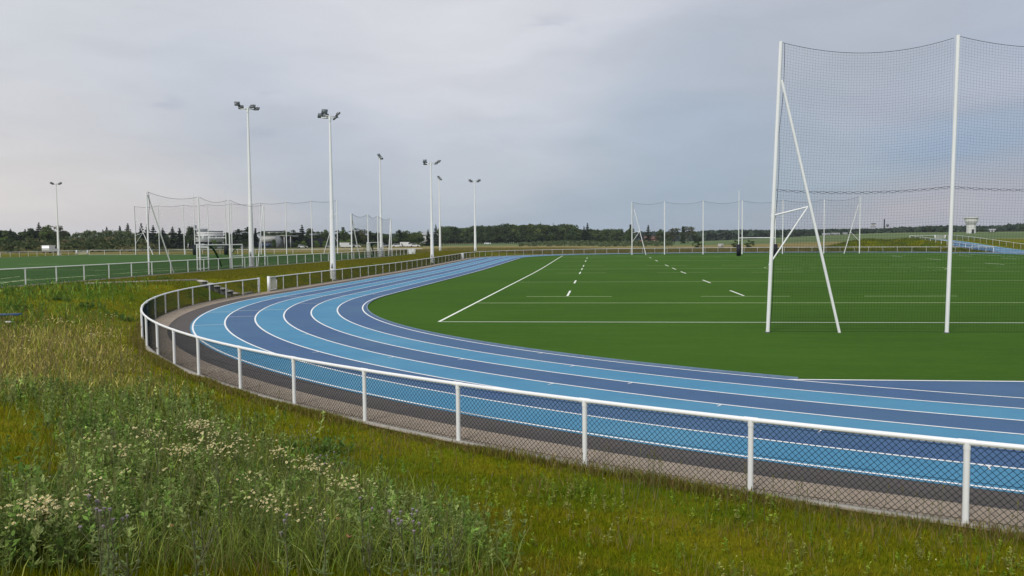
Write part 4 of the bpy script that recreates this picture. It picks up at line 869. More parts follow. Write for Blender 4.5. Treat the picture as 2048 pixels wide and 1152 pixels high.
def scrub(g, n):
    a = np.radians(g.uniform(-75, -28.6, n)); D = g.uniform(266, 318, n); x = CAMP[0] + D * np.sin(a); y = CAMP[1] + D * np.cos(a); return np.c_[x, y, H(x, y)]
g = np.random.default_rng(19); P = scrub(g, 1500); m_ = 16; C = (P[:, None] + np.stack([g.normal(0, .8, (1500, m_)), g.normal(0, .8, (1500, m_)), g.uniform(0, 1.0, (1500, m_)) * g.uniform(.3, 1.3, (1500, 1))], -1)).reshape(-1, 3)
K = np.repeat(np.array([(.07, .095, .035), (.11, .12, .05), (.055, .08, .03), (.15, .14, .07)])[g.integers(0, 4, 1500)], m_, 0) * g.uniform(.8, 1.2, (len(C), 1)); V, Q = quads(C, g.uniform(.15, .4, len(C)))
o = obj('rough_scrub', np_mesh('rough_scrub', V, Q, M['foliage'], col=np.repeat(K, 4, 0))); tag(o, 'low rough scrub covering the bank beyond the side pitch', 'scrub', kind='stuff')
# young plantation in the far field
g = np.random.default_rng(9); C = []; K = []
for k in range(900):
    x = g.uniform(1040, 1345); D = g.uniform(330, 520); P = at(x, D); h = g.uniform(1.2, 2.6) * (.5 + .5 * min(1, (x - 1030) / 80)); m_ = 7; C.append(P + np.c_[g.normal(0, .35, m_), g.normal(0, .35, m_), g.uniform(.1, 1, m_) * h]); K.append(np.tile(np.array((.095, .125, .06)) * g.uniform(.7, 1.2), (m_, 1)))
C = np.concatenate(C); V, Q = quads(C, g.uniform(.16, .34, len(C))); o = obj('young_plantation', np_mesh('young_plantation', V, Q, M['foliage'], col=np.repeat(np.concatenate(K), 4, 0))); tag(o, 'pale green young plantation in the far field', 'plantation', kind='stuff')
# tall dry grass beyond the far bend
def tuftfield(name, n, fn, cols, hr, wd, label, cat, blades=5):
    g = np.random.default_rng(11); P = fn(g, n); n = len(P); B = []; 
    base = np.repeat(P, blades, 0) + np.c_[g.normal(0, .18, (n * blades, 2)), np.zeros(n * blades)]; h = g.uniform(*hr, len(base)); a = g.uniform(0, 6.28, len(base)); ln = g.uniform(.05, .45, len(base)) * h
    tip = base + np.c_[np.cos(a) * ln, np.sin(a) * ln, h]; side = np.c_[np.cos(a + 1.57), np.sin(a + 1.57), np.zeros(len(a))] * (wd * g.uniform(.6, 1.3, len(a)))[:, None]
    V = np.stack([base - side, base + side, tip], 1).reshape(-1, 3); Fq = np.arange(len(V)).reshape(-1, 3); c = np.array(cols)[g.integers(0, len(cols), len(base))] * g.uniform(.75, 1.2, (len(base), 1))
    o = obj(name, np_mesh(name, V, Fq, M['blade'], col=np.repeat(c, 3, 0))); tag(o, label, cat, kind='stuff'); return o
def farfield(g, n):
    x = g.uniform(-70, 24, n); y = g.uniform(118, 190, n); s = sdist(x, y) - FO; m = (s > .5) & ~((x > 39) & (x < 51) & (y < 156)); x, y = x[m], y[m]; return np.c_[x, y, H(x, y) - .02]
tuftfield('dry_grass', 24000, farfield, [(.24, .20, .07), (.19, .18, .055), (.13, .15, .04), (.28, .23, .10)], (.25, .75), .035, 'dry straw coloured grass beyond the far bend fence', 'grass')
def moundgrass(g, n):
    x = g.uniform(18, 43.4, n); y = g.uniform(108, 175, n); s = sdist(x, y) - FO; m = s > .5; x, y = x[m], y[m]; return np.c_[x, y, H(x, y) - .02]
tuftfield('mound_grass', 9000, moundgrass, [(.10, .15, .03), (.13, .16, .03), (.07, .12, .02), (.16, .16, .05)], (.2, .5), .03, 'rough green grass on the mound beside the blue run-out', 'grass')
def leftbank(g, n):
    x = g.uniform(-59, -50, n); y = g.uniform(-5, 120, n); s = sdist(x, y) - FO; m = (s > .25); m &= ~((x > -53.2) & (y < 2.6) & (y > -2.2)); x, y = x[m], y[m]; return np.c_[x, y, H(x, y) - .02]
tuftfield('bank_grass', 26000, leftbank, [(.20, .185, .02), (.15, .16, .015), (.24, .20, .03), (.11, .14, .015)], (.05, .20), .02, 'mown yellowish grass on the bank between the two fences', 'grass')

# ------------------------------------------------------------------ buildings
def part(name, m, root, boxes, mats=None):
    b = MB()
    for c, d in boxes: b.box(c, d)
    return b.build(name, m, root)
def bld(name, px, D, label, cat='building', sx=1.):
    P = at(px, D); b = bearing(px); rz = math.atan2(b[1], b[0]) - math.pi / 2; r = empty(name, (P[0], P[1], P[2]), rz); r.scale = (sx, 1, 1); tag(r, label, cat); return r
S = 400 / F_PX   # metres per full-resolution pixel at 400 m
# white office building: pixels 388..448, roof 464, base 496
r = bld('office_building', 412, 400, 'white office building with a row of dark windows above blue shutters', sx=.84); s = S
part('wall', M['white_old'], r, [((0, 6, 5.2), (17.5, 12, 5.6 - .8)), ((-8.9 + .0, 6, 1.4), (.6, 12, 2.8)), ((-16.2, 5, 5.2), (4.6, 8, 1.2))])
part('ground_floor', M['wall_dark'], r, [((0, 6.2, 1.4), (17, 11.6, 2.8))])
for k in range(5): f = part('window', M['wall_grey'], r, [((-6.8 + k * 3.4, -.02, 4.9), (2.3, .12, 1.15))]); part('pane', M['glass'], f, [((-6.8 + k * 3.4, -.10, 4.9), (2.0, .06, .9))])
for k in range(7): part('shutter', M['blueglass'] if k % 2 else M['galv'], r, [((-4.2 + k * 1.25, .3, 1.5), (.6, .12, 2.3))])
part('roof', M['galv'], r, [((0, 6, 7.72), (18, 12.4, .2)), ((-3.5, 6, 8.35), (10, 6, 1.1))])
part('chimney', M['wall_grey'], r, [((-5.3, 4, 9.0), (1.6, 1.4, 3.0))])
part('awning', M['wall_white'], r, [((-3, -.6, 3.0), (12, 1.3, .22))])
# long white hall: 524..558, top 477, base 494
r = bld('sports_hall', 541, 390, 'long low white hall with a dark base, right of the tallest mast')
part('wall', M['wall_white'], r, [((0, 5, 4.0), (8.4, 10, 2.7))]); part('base', M['wall_dark'], r, [((.5, 4.9, 1.2), (12, 9.4, 3.0))]); part('roof', M['galv'], r, [((0, 5, 5.42), (8.8, 10.4, .14))])
for k in range(4): part('window', M['blueglass'], r, [((-3.6 + k * 2.4, .12, 1.1), (1.6, .1, .9))])
# glazed pavilion with white frame: 558..580
r = bld('glass_pavilion', 569, 385, 'glazed grey pavilion with a white canopy beside the white hall')
part('canopy', M['wall_white'], r, [((.6, 0, 5.35), (5.6, 8, .25))]); 
for x in (-.1, 2.6): part('column', M['wall_white'], r, [((x, -3.6, 2.6), (.35, .35, 5.2))])
part('wall', M['wall_grey'], r, [((-2.2, 3, 2.8), (3.0, 6, 5.4))]); part('glazing', M['glass'], r, [((1.3, 2, 2.5), (3.6, .4, 4.8))])
# low modern block under the cedars 580..660
r = bld('low_block', 606, 392, 'low dark modern block with pale roof edges under the cedars')
part('wall', M['wall_dark'], r, [((0, 5, 2.0), (18, 10, 4.4))]); part('roof_edge', M['wall_grey'], r, [((-4, -.2, 5.1), (4.5, 10, .7)), ((5, -.2, 5.8), (4.2, 10, .8))])
for k in range(5): part('window', M['blueglass'], r, [((-7 + k * 1.9, -.06, 1.3), (1.1, .12, 1.0))])
r = bld('upper_house', 546, 470, 'pale flat roofed house above the trees behind the white hall'); part('wall', M['wall_white'], r, [((0, 5, 7.2), (10, 8, 2.2))]); part('roof', M['wall_grey'], r, [((0, 5, 8.5), (10.6, 8.6, .35))]); part('base', M['wall_grey'], r, [((0, 5.2, 3), (10, 8, 6.2))])
# tower in the trees 686
r = bld('tank_tower', 686.5, 700, 'slim tower with a drum head rising out of the dark trees', 'tower'); h = zpx(686.5, 454.4, 700) - Hs(*at(686.5, 700)[:2])
MB().tube([[0, 0, 0], [0, 0, h - 2.4]], .55, 10).build('shaft', M['wall_grey'], r); MB().tube([[0, 0, h - 2.6], [0, 0, h]], 1.25, 14).build('head', M['wall_dark'], r)
# villa 845..870
r = bld('villa', 857, 430, 'pale villa with a terrace half hidden behind the fourth mast')
part('wall', M['wall_white'], r, [((0, 4, 3.4), (9, 7, 4.2))]); 
rf = MB(); rf.add([[-5, 0, 5.5], [5, 0, 5.5], [5, 8, 5.5], [-5, 8, 5.5], [-3.5, 4, 7.4], [3.5, 4, 7.4]], [[0, 1, 5, 4], [2, 3, 4, 5], [0, 4, 3, 3], [1, 2, 5, 5]]); rf.build('roof', M['galv'], r)
for k in range(3): part('window', M['glass'], r, [((-2.6 + k * 2.6, .44, 3.6), (1.2, .12, 1.3))])
part('terrace', M['concrete'], r, [((0, -1.4, 1.2), (10.5, 2.6, .3))])
# red roofed house 1280..1318
r = bld('red_house', 1299, 590, 'reddish long house with a tiled roof behind the dark narrow conifer')
part('wall', M['brick'], r, [((2, 4, 1.6), (11.5, 7, 3.4)), ((-5.6, 4, 1.2), (4.0, 6, 2.6))])
rf = MB(); rf.add([[-4, 0, 3.2], [8, 0, 3.2], [8, 8, 3.2], [-4, 8, 3.2], [-3.6, 4, 5.2], [7.6, 4, 5.2]], [[0, 1, 5, 4], [2, 3, 4, 5], [0, 4, 3, 3], [1, 2, 5, 5]]); rf.build('roof', M['rooftile'], r)
for k in range(4): part('window', M['wall_white'], r, [((-2.4 + k * 2.8, .44, 1.5), (.9, .14, 1.2))])
# white utility box in the field
r = bld('utility_box', 1441.5, 262, 'small white cabin alone in the far field beyond the fence', 'cabin'); part('body', M['wall_white'], r, [((0, 0, .85), (1.6, 1.2, 1.0))]); part('roof', M['wall_white'], r, [((0, 0, 1.4), (1.75, 1.35, .1))]); part('foot', M['concrete'], r, [((0, 0, .2), (1.4, 1.0, .4))]); part('vent', M['wall_grey'], r, [((.35, -.61, .9), (.4, .04, .4))])
# sheds and hangars on the right
for k, (px, wpx, hpx, D, lab, mt) in enumerate([(1652, 16, 2.2, 760, 'long low white hangar at the left of the far right field', 'wall_white'), (1671, 16, 2.6, 770, 'second low white hangar right of the first in the far field', 'wall_white'), (1690, 9, 2.0, 765, 'short grey shed right of the two white hangars', 'wall_grey'), (1984, 11, 4.5, 640, 'dark hangar with white doors right of the water tower', 'wall_dark')]):
    r = bld('hangar', px, D, lab); w_ = wpx * D / F_PX * .9; h_ = hpx * D / F_PX * .9; r['group'] = 'sheds on the airfield'
    part('wall', M[mt], r, [((0, 5, h_ / 2), (w_, 10, h_))]); rf = MB(); rf.add([[-w_ / 2 - .2, -.3, h_], [w_ / 2 + .2, -.3, h_], [w_ / 2 + .2, 10.3, h_], [-w_ / 2 - .2, 10.3, h_], [-w_ / 2 - .2, 5, h_ + .8], [w_ / 2 + .2, 5, h_ + .8]], [[0, 1, 5, 4], [2, 3, 4, 5], [0, 4, 3, 3], [1, 2, 5, 5]]); rf.build('roof', M['galv'], r)
    for q in (-.25, .2): part('door', M['wall_white'] if mt != 'wall_white' else M['wall_grey'], r, [((w_ * q, -.06, h_ * .45), (w_ * .28, .1, h_ * .8))])
# water tower: cap 1928..1956, 434-443; shaft 1933..1951 to 467
D = 600; k_ = D / F_PX * dep(1941); r = bld('water_tower', 1941.5, D, 'pale concrete water tower with a wide flat cap beside the right net post', 'water tower'); P = at(1941.5, D); zt = zpx(1941.5, 434.8, D) - P[2]; zc_ = zpx(1941.5, 443.3, D) - P[2]
sh = MB(); w0 = 17 * k_ / 2; sh.tube([[0, 0, -1], [0, 0, zc_ - .6]], [w0, w0 * .96], 24); smooth_by_angle(sh.build('shaft', M['tower_white'], r))
cp = MB(); cp.tube([[0, 0, zc_ - .1], [0, 0, zt - .55]], [24.2 * k_ / 2, 25 * k_ / 2], 28); cp.tube([[0, 0, zt - .55], [0, 0, zt]], 28.5 * k_ / 2, 28); cp.tube([[0, 0, zc_ - 1.2], [0, 0, zc_ - .1]], 20.5 * k_ / 2, 24); smooth_by_angle(cp.build('tank', M['tower_white'], r)); MB().tube([[0, 0, zc_ - 1.5], [0, 0, zc_ - 1.2]], 18 * k_ / 2, 24).build('collar', M['wall_grey'], r)
part('door', M['wall_dark'], r, [((1.0, -w0 - .02, 1.3), (1.2, .3, 2.4))])
# control tower 1745, masts
D = 900; k_ = D / F_PX; r = bld('control_tower', 1746, D, 'open-legged pale lookout tower far behind the right net', 'tower'); P = at(1746, D); zt = zpx(1746, 446.5, D) - P[2]
for x in (-1.6, 1.6):
    for y in (-1.6, 1.6): MB().tube([[x, y, 0], [x, y, zt - 3.2]], .22, 6).build('leg', M['wall_grey'], r)
part('cabin', M['wall_white'], r, [((0, 0, zt - 2.2), (3.8, 3.8, 1.9))]); part('roof', M['wall_grey'], r, [((0, 0, zt - .25), (4.6, 4.6, .5))]); part('brace', M['wall_grey'], r, [((0, -1.6, zt * .35), (3.4, .2, .2)), ((0, -1.6, zt * .62), (3.4, .2, .2))]); part('glazing', M['glass'], r, [((0, 0, zt - .95), (3.4, 3.4, .7))])
D = 900; r = bld('antenna_mast', 1768, D, 'thin dark antenna mast right of the lookout tower', 'mast'); P = at(1768, D); zt = zpx(1768, 438, D) - P[2]; MB().tube([[0, 0, 0], [0, 0, zt]], [.75, .55], 8).build('shaft', M['wall_dark'], r); part('collar', M['wall_grey'], r, [((0, 0, zt * .5), (2, 2, .4))])
r = bld('small_tower', 1774.5, D, 'small pale tower close to the antenna mast', 'tower'); P = at(1774.5, D); zt = zpx(1774.5, 449, D) - P[2]; part('shaft', M['wall_white'], r, [((0, 0, zt * .45), (1.4, 1.4, zt * .9))]); part('head', M['wall_grey'], r, [((0, 0, zt * .92), (2.6, 2.6, 2.2))])
for px, yt, lab in ((1081, 444, 'thin aerial rising out of the middle wood, left one'), (1106.5, 445, 'thin aerial rising out of the middle wood, right one')):
    D = 640; r = bld('aerial', px, D, lab, 'aerial'); P = at(px, D); zt = zpx(px, yt, D) - P[2]; MB().tube([[0, 0, 0], [0, 0, zt]], [.32, .16], 6).build('pole', M['wall_dark'], r); part('crossarm', M['wall_dark'], r, [((0, 0, zt * .9), (1.2, .1, .12)), ((0, 0, zt * .8), (1.6, .1, .12))])

# ------------------------------------------------------------------ vehicles
def loft(mb, prof, w_, mi=0, tuck=.0):
    n = len(prof); V = [];
    for sgn in (-1, 1): V += [[x, sgn * (w_ / 2 - tuck * (z > 1.0)), z] for x, z in prof]
    k = np.arange(n); kn = (k + 1) % n; mb.add(V, np.stack([k, kn, kn + n, k + n], 1), mi)
    for sgn in (0, 1):
        c = len(prof); P = [V[sgn * n + i_] for i_ in range(n)]; ctr = np.mean(P, 0); mb.add(P + [list(ctr)], [[i_, (i_ + 1) % n, n] for i_ in range(n)], mi)
def vehicle(px, D, label, kind='car', paint='car_white', rz=0., group='vehicles parked beyond the side pitch'):
    P = at(px, D); b = bearing(px); r = empty('parked_van' if kind == 'van' else 'parked_car', tuple(P), math.atan2(b[1], b[0]) - math.pi / 2 + rz); tag(r, label, kind, group)
    if kind == 'car':
        b_ = MB(); loft(b_, [(-2.1, .28), (2.1, .28), (2.15, .62), (1.9, .82), (1.0, .92), (-1.9, .95), (-2.12, .7)], 1.72); loft(b_, [(1.0, .90), (.35, 1.42), (-1.2, 1.45), (-1.85, .93)], 1.5, 0); b_.build('body', M[paint], r)
        g_ = MB(); loft(g_, [(.82, .95), (.28, 1.36), (-1.12, 1.38), (-1.6, .96)], 1.54); g_.build('window', M['glass'], r); wb = 1.3
    else:
        b_ = MB(); loft(b_, [(-2.5, .35), (2.4, .35), (2.5, .8), (2.3, 1.15), (1.5, 1.95), (1.1, 2.1), (-2.5, 2.1)], 1.9); b_.build('body', M[paint], r)
        g_ = MB(); loft(g_, [(2.18, 1.22), (1.5, 1.85), (1.0, 1.85), (1.0, 1.22)], 1.93); g_.build('window', M['glass'], r); wb = 1.6
    for x in (-wb, wb):
        for y in (-.78, .78): MB().tube([[x, y - .1, .32], [x, y + .1, .32]], .32, 14).build('wheel', M['tyre'], r)
for a in [(99, 262, 'white van parked beyond the far left mast', 'van', 'car_white', 1.15), (604.5, 350, 'white car parked below the big pointed conifer', 'car', 'car_white', .1), (660, 352, 'silver car parked left of the second floodlight mast', 'car', 'car_grey', 0), (692.5, 345, 'white van parked left of the small net', 'van', 'car_white', .2), (700, 350, 'dark car right beside the white van', 'car', 'car_dark', 0), (711, 352, 'white car behind the first post of the small net', 'car', 'car_white', 0), (768.5, 355, 'silver car right of the third floodlight mast', 'car', 'car_grey', 0),
          (794, 350, 'white car at the left end of the parked row', 'car', 'car_white', 0), (802, 352, 'silver car second in the parked row', 'car', 'car_grey', .1), (812, 350, 'white van in the middle of the parked row', 'van', 'car_white', 0), (821, 352, 'silver car right of the van in the parked row', 'car', 'car_grey', 0), (829, 350, 'white car at the right end of the parked row', 'car', 'car_white', .1), (438, 352, 'silver car behind the office lawn, right of the goal', 'car', 'car_grey', 0), (402, 350, 'white van before the office building', 'van', 'car_white', 0), (975, 520, 'white car at the edge of the middle wood', 'car', 'car_white', 0), (492, 350, 'silver car parked below the layered cedars', 'car', 'car_grey', 0)]: vehicle(*a)
#PART3
# ------------------------------------------------------------------ meadow in the foreground
def polar(g, n, r0, r1, a0, a1, pw=0.):
    """ground points, log-uniform in distance (denser close by)"""
    t = g.uniform(0, 1, n); r = np.exp(np.log(r0) + t * (np.log(r1) - np.log(r0))); a = np.radians(g.uniform(a0, a1, n))
    x = CAMP[0] + r * np.sin(a); y = CAMP[1] + r * np.cos(a); return x, y, r
def inpoly(x, y, P):
    c = np.zeros(len(x), bool); n = len(P)
    for i_ in range(n):
        (x0, y0), (x1, y1) = P[i_], P[(i_ + 1) % n]
        m = ((y0 > y) != (y1 > y)) & (x < (x1 - x0) * (y - y0) / (y1 - y0 + 1e-12) + x0); c ^= m
    return c
def wpoly(px): return [tuple(tp(*q)[:2]) for q in px]
def jit(g, x, y, r, k=.035):
    return x + g.normal(0, 1, len(x)) * r * k, y + g.normal(0, 1, len(x)) * r * k
def vnoise(x, y, sc, seed=0):
    g = np.random.default_rng(seed); Gd = g.uniform(0, 1, (64, 64)); u = (x * sc) % 64; v = (y * sc) % 64; i0 = u.astype(int) % 64; j0 = v.astype(int) % 64; fu = u - np.floor(u); fv = v - np.floor(v)
    fu = fu * fu * (3 - 2 * fu); fv = fv * fv * (3 - 2 * fv); i1 = (i0 + 1) % 64; j1 = (j0 + 1) % 64
    return (Gd[i0, j0] * (1 - fu) + Gd[i1, j0] * fu) * (1 - fv) + (Gd[i0, j1] * (1 - fu) + Gd[i1, j1] * fu) * fv
MEADOW = wpoly([(-200, 584), (60, 571), (200, 564), (330, 563), (300, 577), (275, 592), (272, 700), (330, 770), (450, 810), (540, 870), (560, 930), (690, 960), (800, 985), (930, 1060), (985, 1148), (700, 1149), (0, 1149), (-300, 1149), (-400, 800)])
HOLE1 = wpoly([(-150, 806), (105, 812), (135, 850), (148, 930), (160, 1000), (60, 1022), (-200, 1030)])
HOLE2 = wpoly([(545, 850), (610, 868), (650, 950), (640, 1000), (600, 1010), (565, 940)])
DRY = wpoly([(-250, 640), (200, 640), (410, 690), (470, 790), (330, 800), (140, 770), (-250, 800)])
BUSHY = wpoly([(130, 790), (420, 800), (545, 860), (560, 905), (420, 900), (330, 870), (230, 905), (150, 930), (120, 850)])
LUSH = wpoly([(-300, 584), (60, 571), (200, 564), (330, 563), (275, 592), (255, 640), (60, 655), (-300, 660)])
CORNER = wpoly([(-100, 930), (250, 935), (330, 1010), (300, 1149), (-200, 1149)])
def blades(name, x, y, h, wd, col, lean, label, seed=1, two=True, dz=-.01):
    g = np.random.default_rng(seed); n = len(x); z = H(x, y) + dz; B = np.c_[x, y, z]; a = g.uniform(0, 6.283, n); f = g.uniform(0, 6.283, n)
    L = lean * h * g.uniform(.2, 1.3, n); tip = B + np.c_[np.cos(a) * L, np.sin(a) * L, h * np.sqrt(np.clip(1 - (L / h) ** 2 * .4, .2, 1))]
    sd2 = np.c_[np.cos(f), np.sin(f), np.zeros(n)] * wd[:, None]
    if two:
        mid_ = B * .45 + tip * .55; mid_[:, 2] += h * .10; mid_[:, :2] -= np.c_[np.cos(a), np.sin(a)] * (L * .12)[:, None]
        V = np.stack([B - sd2, B + sd2, mid_ + sd2 * .75, mid_ - sd2 * .75, tip, tip + sd2 * .05], 1).reshape(-1, 3); b = (np.arange(n) * 6)[:, None]
        Fq = np.concatenate([b + [0, 1, 2, 3], b + [3, 2, 5, 4]], 0); k = 6
    else:
        V = np.stack([B - sd2, B + sd2, tip], 1).reshape(-1, 3); Fq = np.arange(3 * n).reshape(-1, 3); k = 3
    o = obj(name, np_mesh(name, V, Fq, M['blade'], col=np.repeat(col, k, 0))); tag(o, label, 'grass', kind='stuff'); return o
g = np.random.default_rng(21)
# short mossy turf everywhere
x, y, r = polar(g, 560000, 3.6, 60, -50, 48); s = sdist(x, y) - FO
m = (s > .12) & (x > -59) & (x < 12); x, y, r = x[m], y[m], r[m]
h = g.uniform(.025, .065, len(x)) * (1 + .8 * vnoise(x, y, .9, 3)); wd = .0016 + .00042 * r * g.uniform(.6, 1.4, len(x))
PAL = np.array([(.185, .186, .004), (.138, .175, .004), (.210, .192, .010), (.092, .148, .006)])
t1 = vnoise(x, y, .55, 4); t2 = vnoise(x, y, 1.9, 5); ix = (t1 * 2.2 + t2 * 1.6 + g.uniform(-.4, .5, len(x))).astype(int) % 4
col = PAL[ix] * np.exp(g.normal(0, .3, (len(x), 1))); col *= (.78 + .42 * vnoise(x, y, .3, 6))[:, None]
blades('grass', x, y, h, wd, col, .5, 'short yellowish green grass and moss on the bank', 2, two=False)
# medium grass in scattered tufts over the lawn, thicker by the fence foot
x, y, r = polar(g, 90000, 3.8, 30, -46, 46); s = sdist(x, y) - FO
dn = sstep(vnoise(x, y, 1.1, 8), .62, .9) * .55 + .8 * np.exp(-((s - .5) / .7) ** 2) * sstep(vnoise(x, y, .5, 12), .35, .7) + .02
m = (s > .12) & (x < 8) & (g.uniform(0, 1, len(x)) < dn); x, y, r = x[m], y[m], r[m]
col = np.array([(.15, .16, .025), (.10, .145, .02), (.20, .17, .05), (.19, .13, .06)])[g.integers(0, 4, len(x))] * 1.35 * g.uniform(.7, 1.2, (len(x), 1))
blades('tufted_grass', x, y, g.uniform(.08, .2, len(x)), .0018 + .0003 * r, col, .5, 'longer tufts of grass standing in the short turf', 3)
# grass spilling over the fence foot
uu = g.uniform(0, u_of(-13.9, -43.3), 90000); so_ = FO + .04 + np.abs(g.normal(0, .13, 90000)); q = oval(uu, so_); x, y = q[:, 0], q[:, 1]; r = np.hypot(x - CAMP[0], y - CAMP[1])
k = g.uniform(0, 1, len(x)) < .35 + .65 * sstep(vnoise(x, y, .9, 31), .25, .6); x, y, r = x[k], y[k], r[k]
col = np.array([(.19, .19, .02), (.13, .17, .02), (.25, .20, .05), (.22, .15, .06)])[g.integers(0, 4, len(x))] * np.exp(g.normal(0, .3, (len(x), 1)))
blades('edge_grass', x, y, g.uniform(.05, .15, len(x)) * (.5 + vnoise(x, y, .7, 33)), .0016 + .00028 * r, col, .6, 'grass spilling over the foot of the near fence', 34)
# loose grit and stray leaves on the path
uu = g.uniform(0, u_of(-13.9, -43.3), 26000); q = oval(uu, FO - .04 - np.abs(g.normal(0, .33, 26000))); x, y = q[:, 0], q[:, 1]; sz = g.uniform(.004, .012, len(x)); C_ = np.c_[x, y, np.full(len(x), .012)]
a = g.uniform(0, 6.28, len(x)); u1 = np.c_[np.cos(a), np.sin(a), g.uniform(0, .5, len(x))] * sz[:, None]; v1 = np.c_[-np.sin(a), np.cos(a), g.uniform(0, .5, len(x))] * sz[:, None] * .7
V = np.stack([C_ - u1, C_ - v1, C_ + u1, C_ + v1, C_ + [0, 0, .006]], 1).reshape(-1, 3); b = (np.arange(len(x)) * 5)[:, None]; Fq = np.concatenate([b + [0, 1, 4], b + [1, 2, 4], b + [2, 3, 4], b + [3, 0, 4]])
col = np.array([(.45, .40, .33), (.25, .20, .15), (.16, .13, .10), (.35, .30, .22)])[g.integers(0, 4, len(x))]; o = obj('gravel', np_mesh('gravel', V, Fq, M['blade'], col=np.repeat(col, 5, 0))); tag(o, 'loose grit scattered on the path inside the near fence', 'gravel', kind='stuff')
# tall meadow grass
x, y, r = polar(g, 380000, 3.6, 60, -50, 20); s = sdist(x, y) - FO; xj, yj = jit(g, x, y, r, .03)
inm = inpoly(xj, yj, MEADOW) & ~inpoly(xj, yj, HOLE1) & ~inpoly(xj, yj, HOLE2) & (s > .5) & (x > -59)
dry = inpoly(xj, yj, DRY); bus = inpoly(xj, yj, BUSHY); lush = inpoly(xj, yj, LUSH); cor = inpoly(xj, yj, CORNER)
vn = vnoise(x, y, .8, 9) * .6 + .5 * vnoise(x, y, 2.7, 19)
keep = inm & (g.uniform(0, 1, len(x)) < np.where(dry, .75, np.where(bus, .3, .42)) * (.45 + .9 * vn)); x, y, r, dry, bus, lush, cor, s, vn = [q[keep] for q in (x, y, r, dry, bus, lush, cor, s, vn)]
edge = sstep(s, .5, 3.5)
h = g.uniform(.10, .36, len(x)) * (.35 + 1.0 * vn) * (.45 + .55 * edge) * np.where(dry, 1.1, 1)
pg = np.array([(.095, .125, .028), (.070, .110, .020), (.125, .140, .040), (.11, .13, .05)]); pd = np.array([(.21, .185, .075), (.17, .165, .05), (.25, .21, .11), (.12, .14, .035)]); pl = np.array([(.060, .105, .022), (.08, .12, .03), (.05, .09, .02), (.10, .13, .03)])
ii = g.integers(0, 4, len(x)); col = np.where(dry[:, None], pd[ii], np.where(lush[:, None], pl[ii], pg[ii])) * 1.75 * np.array([1.12, 1.1, .8]) * np.exp(g.normal(0, .38, (len(x), 1)))
blades('tall_grass', x, y, h, .0020 + .00034 * r * g.uniform(.6, 1.3, len(x)), col, .75, 'tall unmown meadow grass on the left of the bank', 4)
# seed stems
def stems(name, x, y, r, h, col, hcol, label, seed=5, head=.06):
    g = np.random.default_rng(seed); n = len(x); B = np.c_[x, y, H(x, y)]; a = g.normal(1.2, .9, n); L = h * g.uniform(.03, .35, n); T = B + np.c_[np.cos(a) * L, np.sin(a) * L, h]
    f = g.uniform(0, 6.283, n); wd = .0010 + .00020 * r; sd2 = np.c_[np.cos(f), np.sin(f), np.zeros(n)] * wd[:, None]; d = (T - B); d /= np.linalg.norm(d, axis=1)[:, None]
    V = np.stack([B - sd2, B + sd2, T + sd2 * .7, T - sd2 * .7], 1); H0 = T; H1 = T + d * (head * g.uniform(.6, 1.5, n))[:, None]; hw = sd2 * 3.0
    Vh = np.stack([H0, (H0 + H1) / 2 - hw, H1, (H0 + H1) / 2 + hw], 1)
    V = np.concatenate([V.reshape(-1, 3), Vh.reshape(-1, 3)]); C = np.concatenate([np.repeat(col, 4, 0), np.repeat(hcol, 4, 0)])
    o = obj(name, np_mesh(name, V, np.arange(len(V)).reshape(-1, 4), M['blade'], col=C)); tag(o, label, 'grass', kind='stuff'); return o
x, y, r = polar(g, 30000, 4.2, 38, -48, 42); s = sdist(x, y) - FO; xj, yj = jit(g, x, y, r, .03)
inm = inpoly(xj, yj, MEADOW) & ~inpoly(xj, yj, HOLE1) & ~inpoly(xj, yj, HOLE2); dry = inpoly(xj, yj, DRY)
near_f = (s > .15) & (s < 1.5) & (x > -29.5)
keep = (s > .15) & (x > -59) & (x < 8) & ((inm & (g.uniform(0, 1, len(x)) < np.where(dry, .7, .22))) | (near_f & (g.uniform(0, 1, len(x)) < .28 * sstep(vnoise(x, y, .6, 14), .35, .75)))); x, y, r, dry = x[keep], y[keep], r[keep], dry[keep]
c1_ = np.where(dry[:, None], [(.21, .165, .085)], [(.14, .15, .06)]) * g.uniform(.7, 1.25, (len(x), 1)); stems('seed_stems', x, y, r, g.uniform(.25, .55, len(x)), c1_, c1_ * [1.1, 1.0, .95], 'dry seed stems standing above the meadow grass')
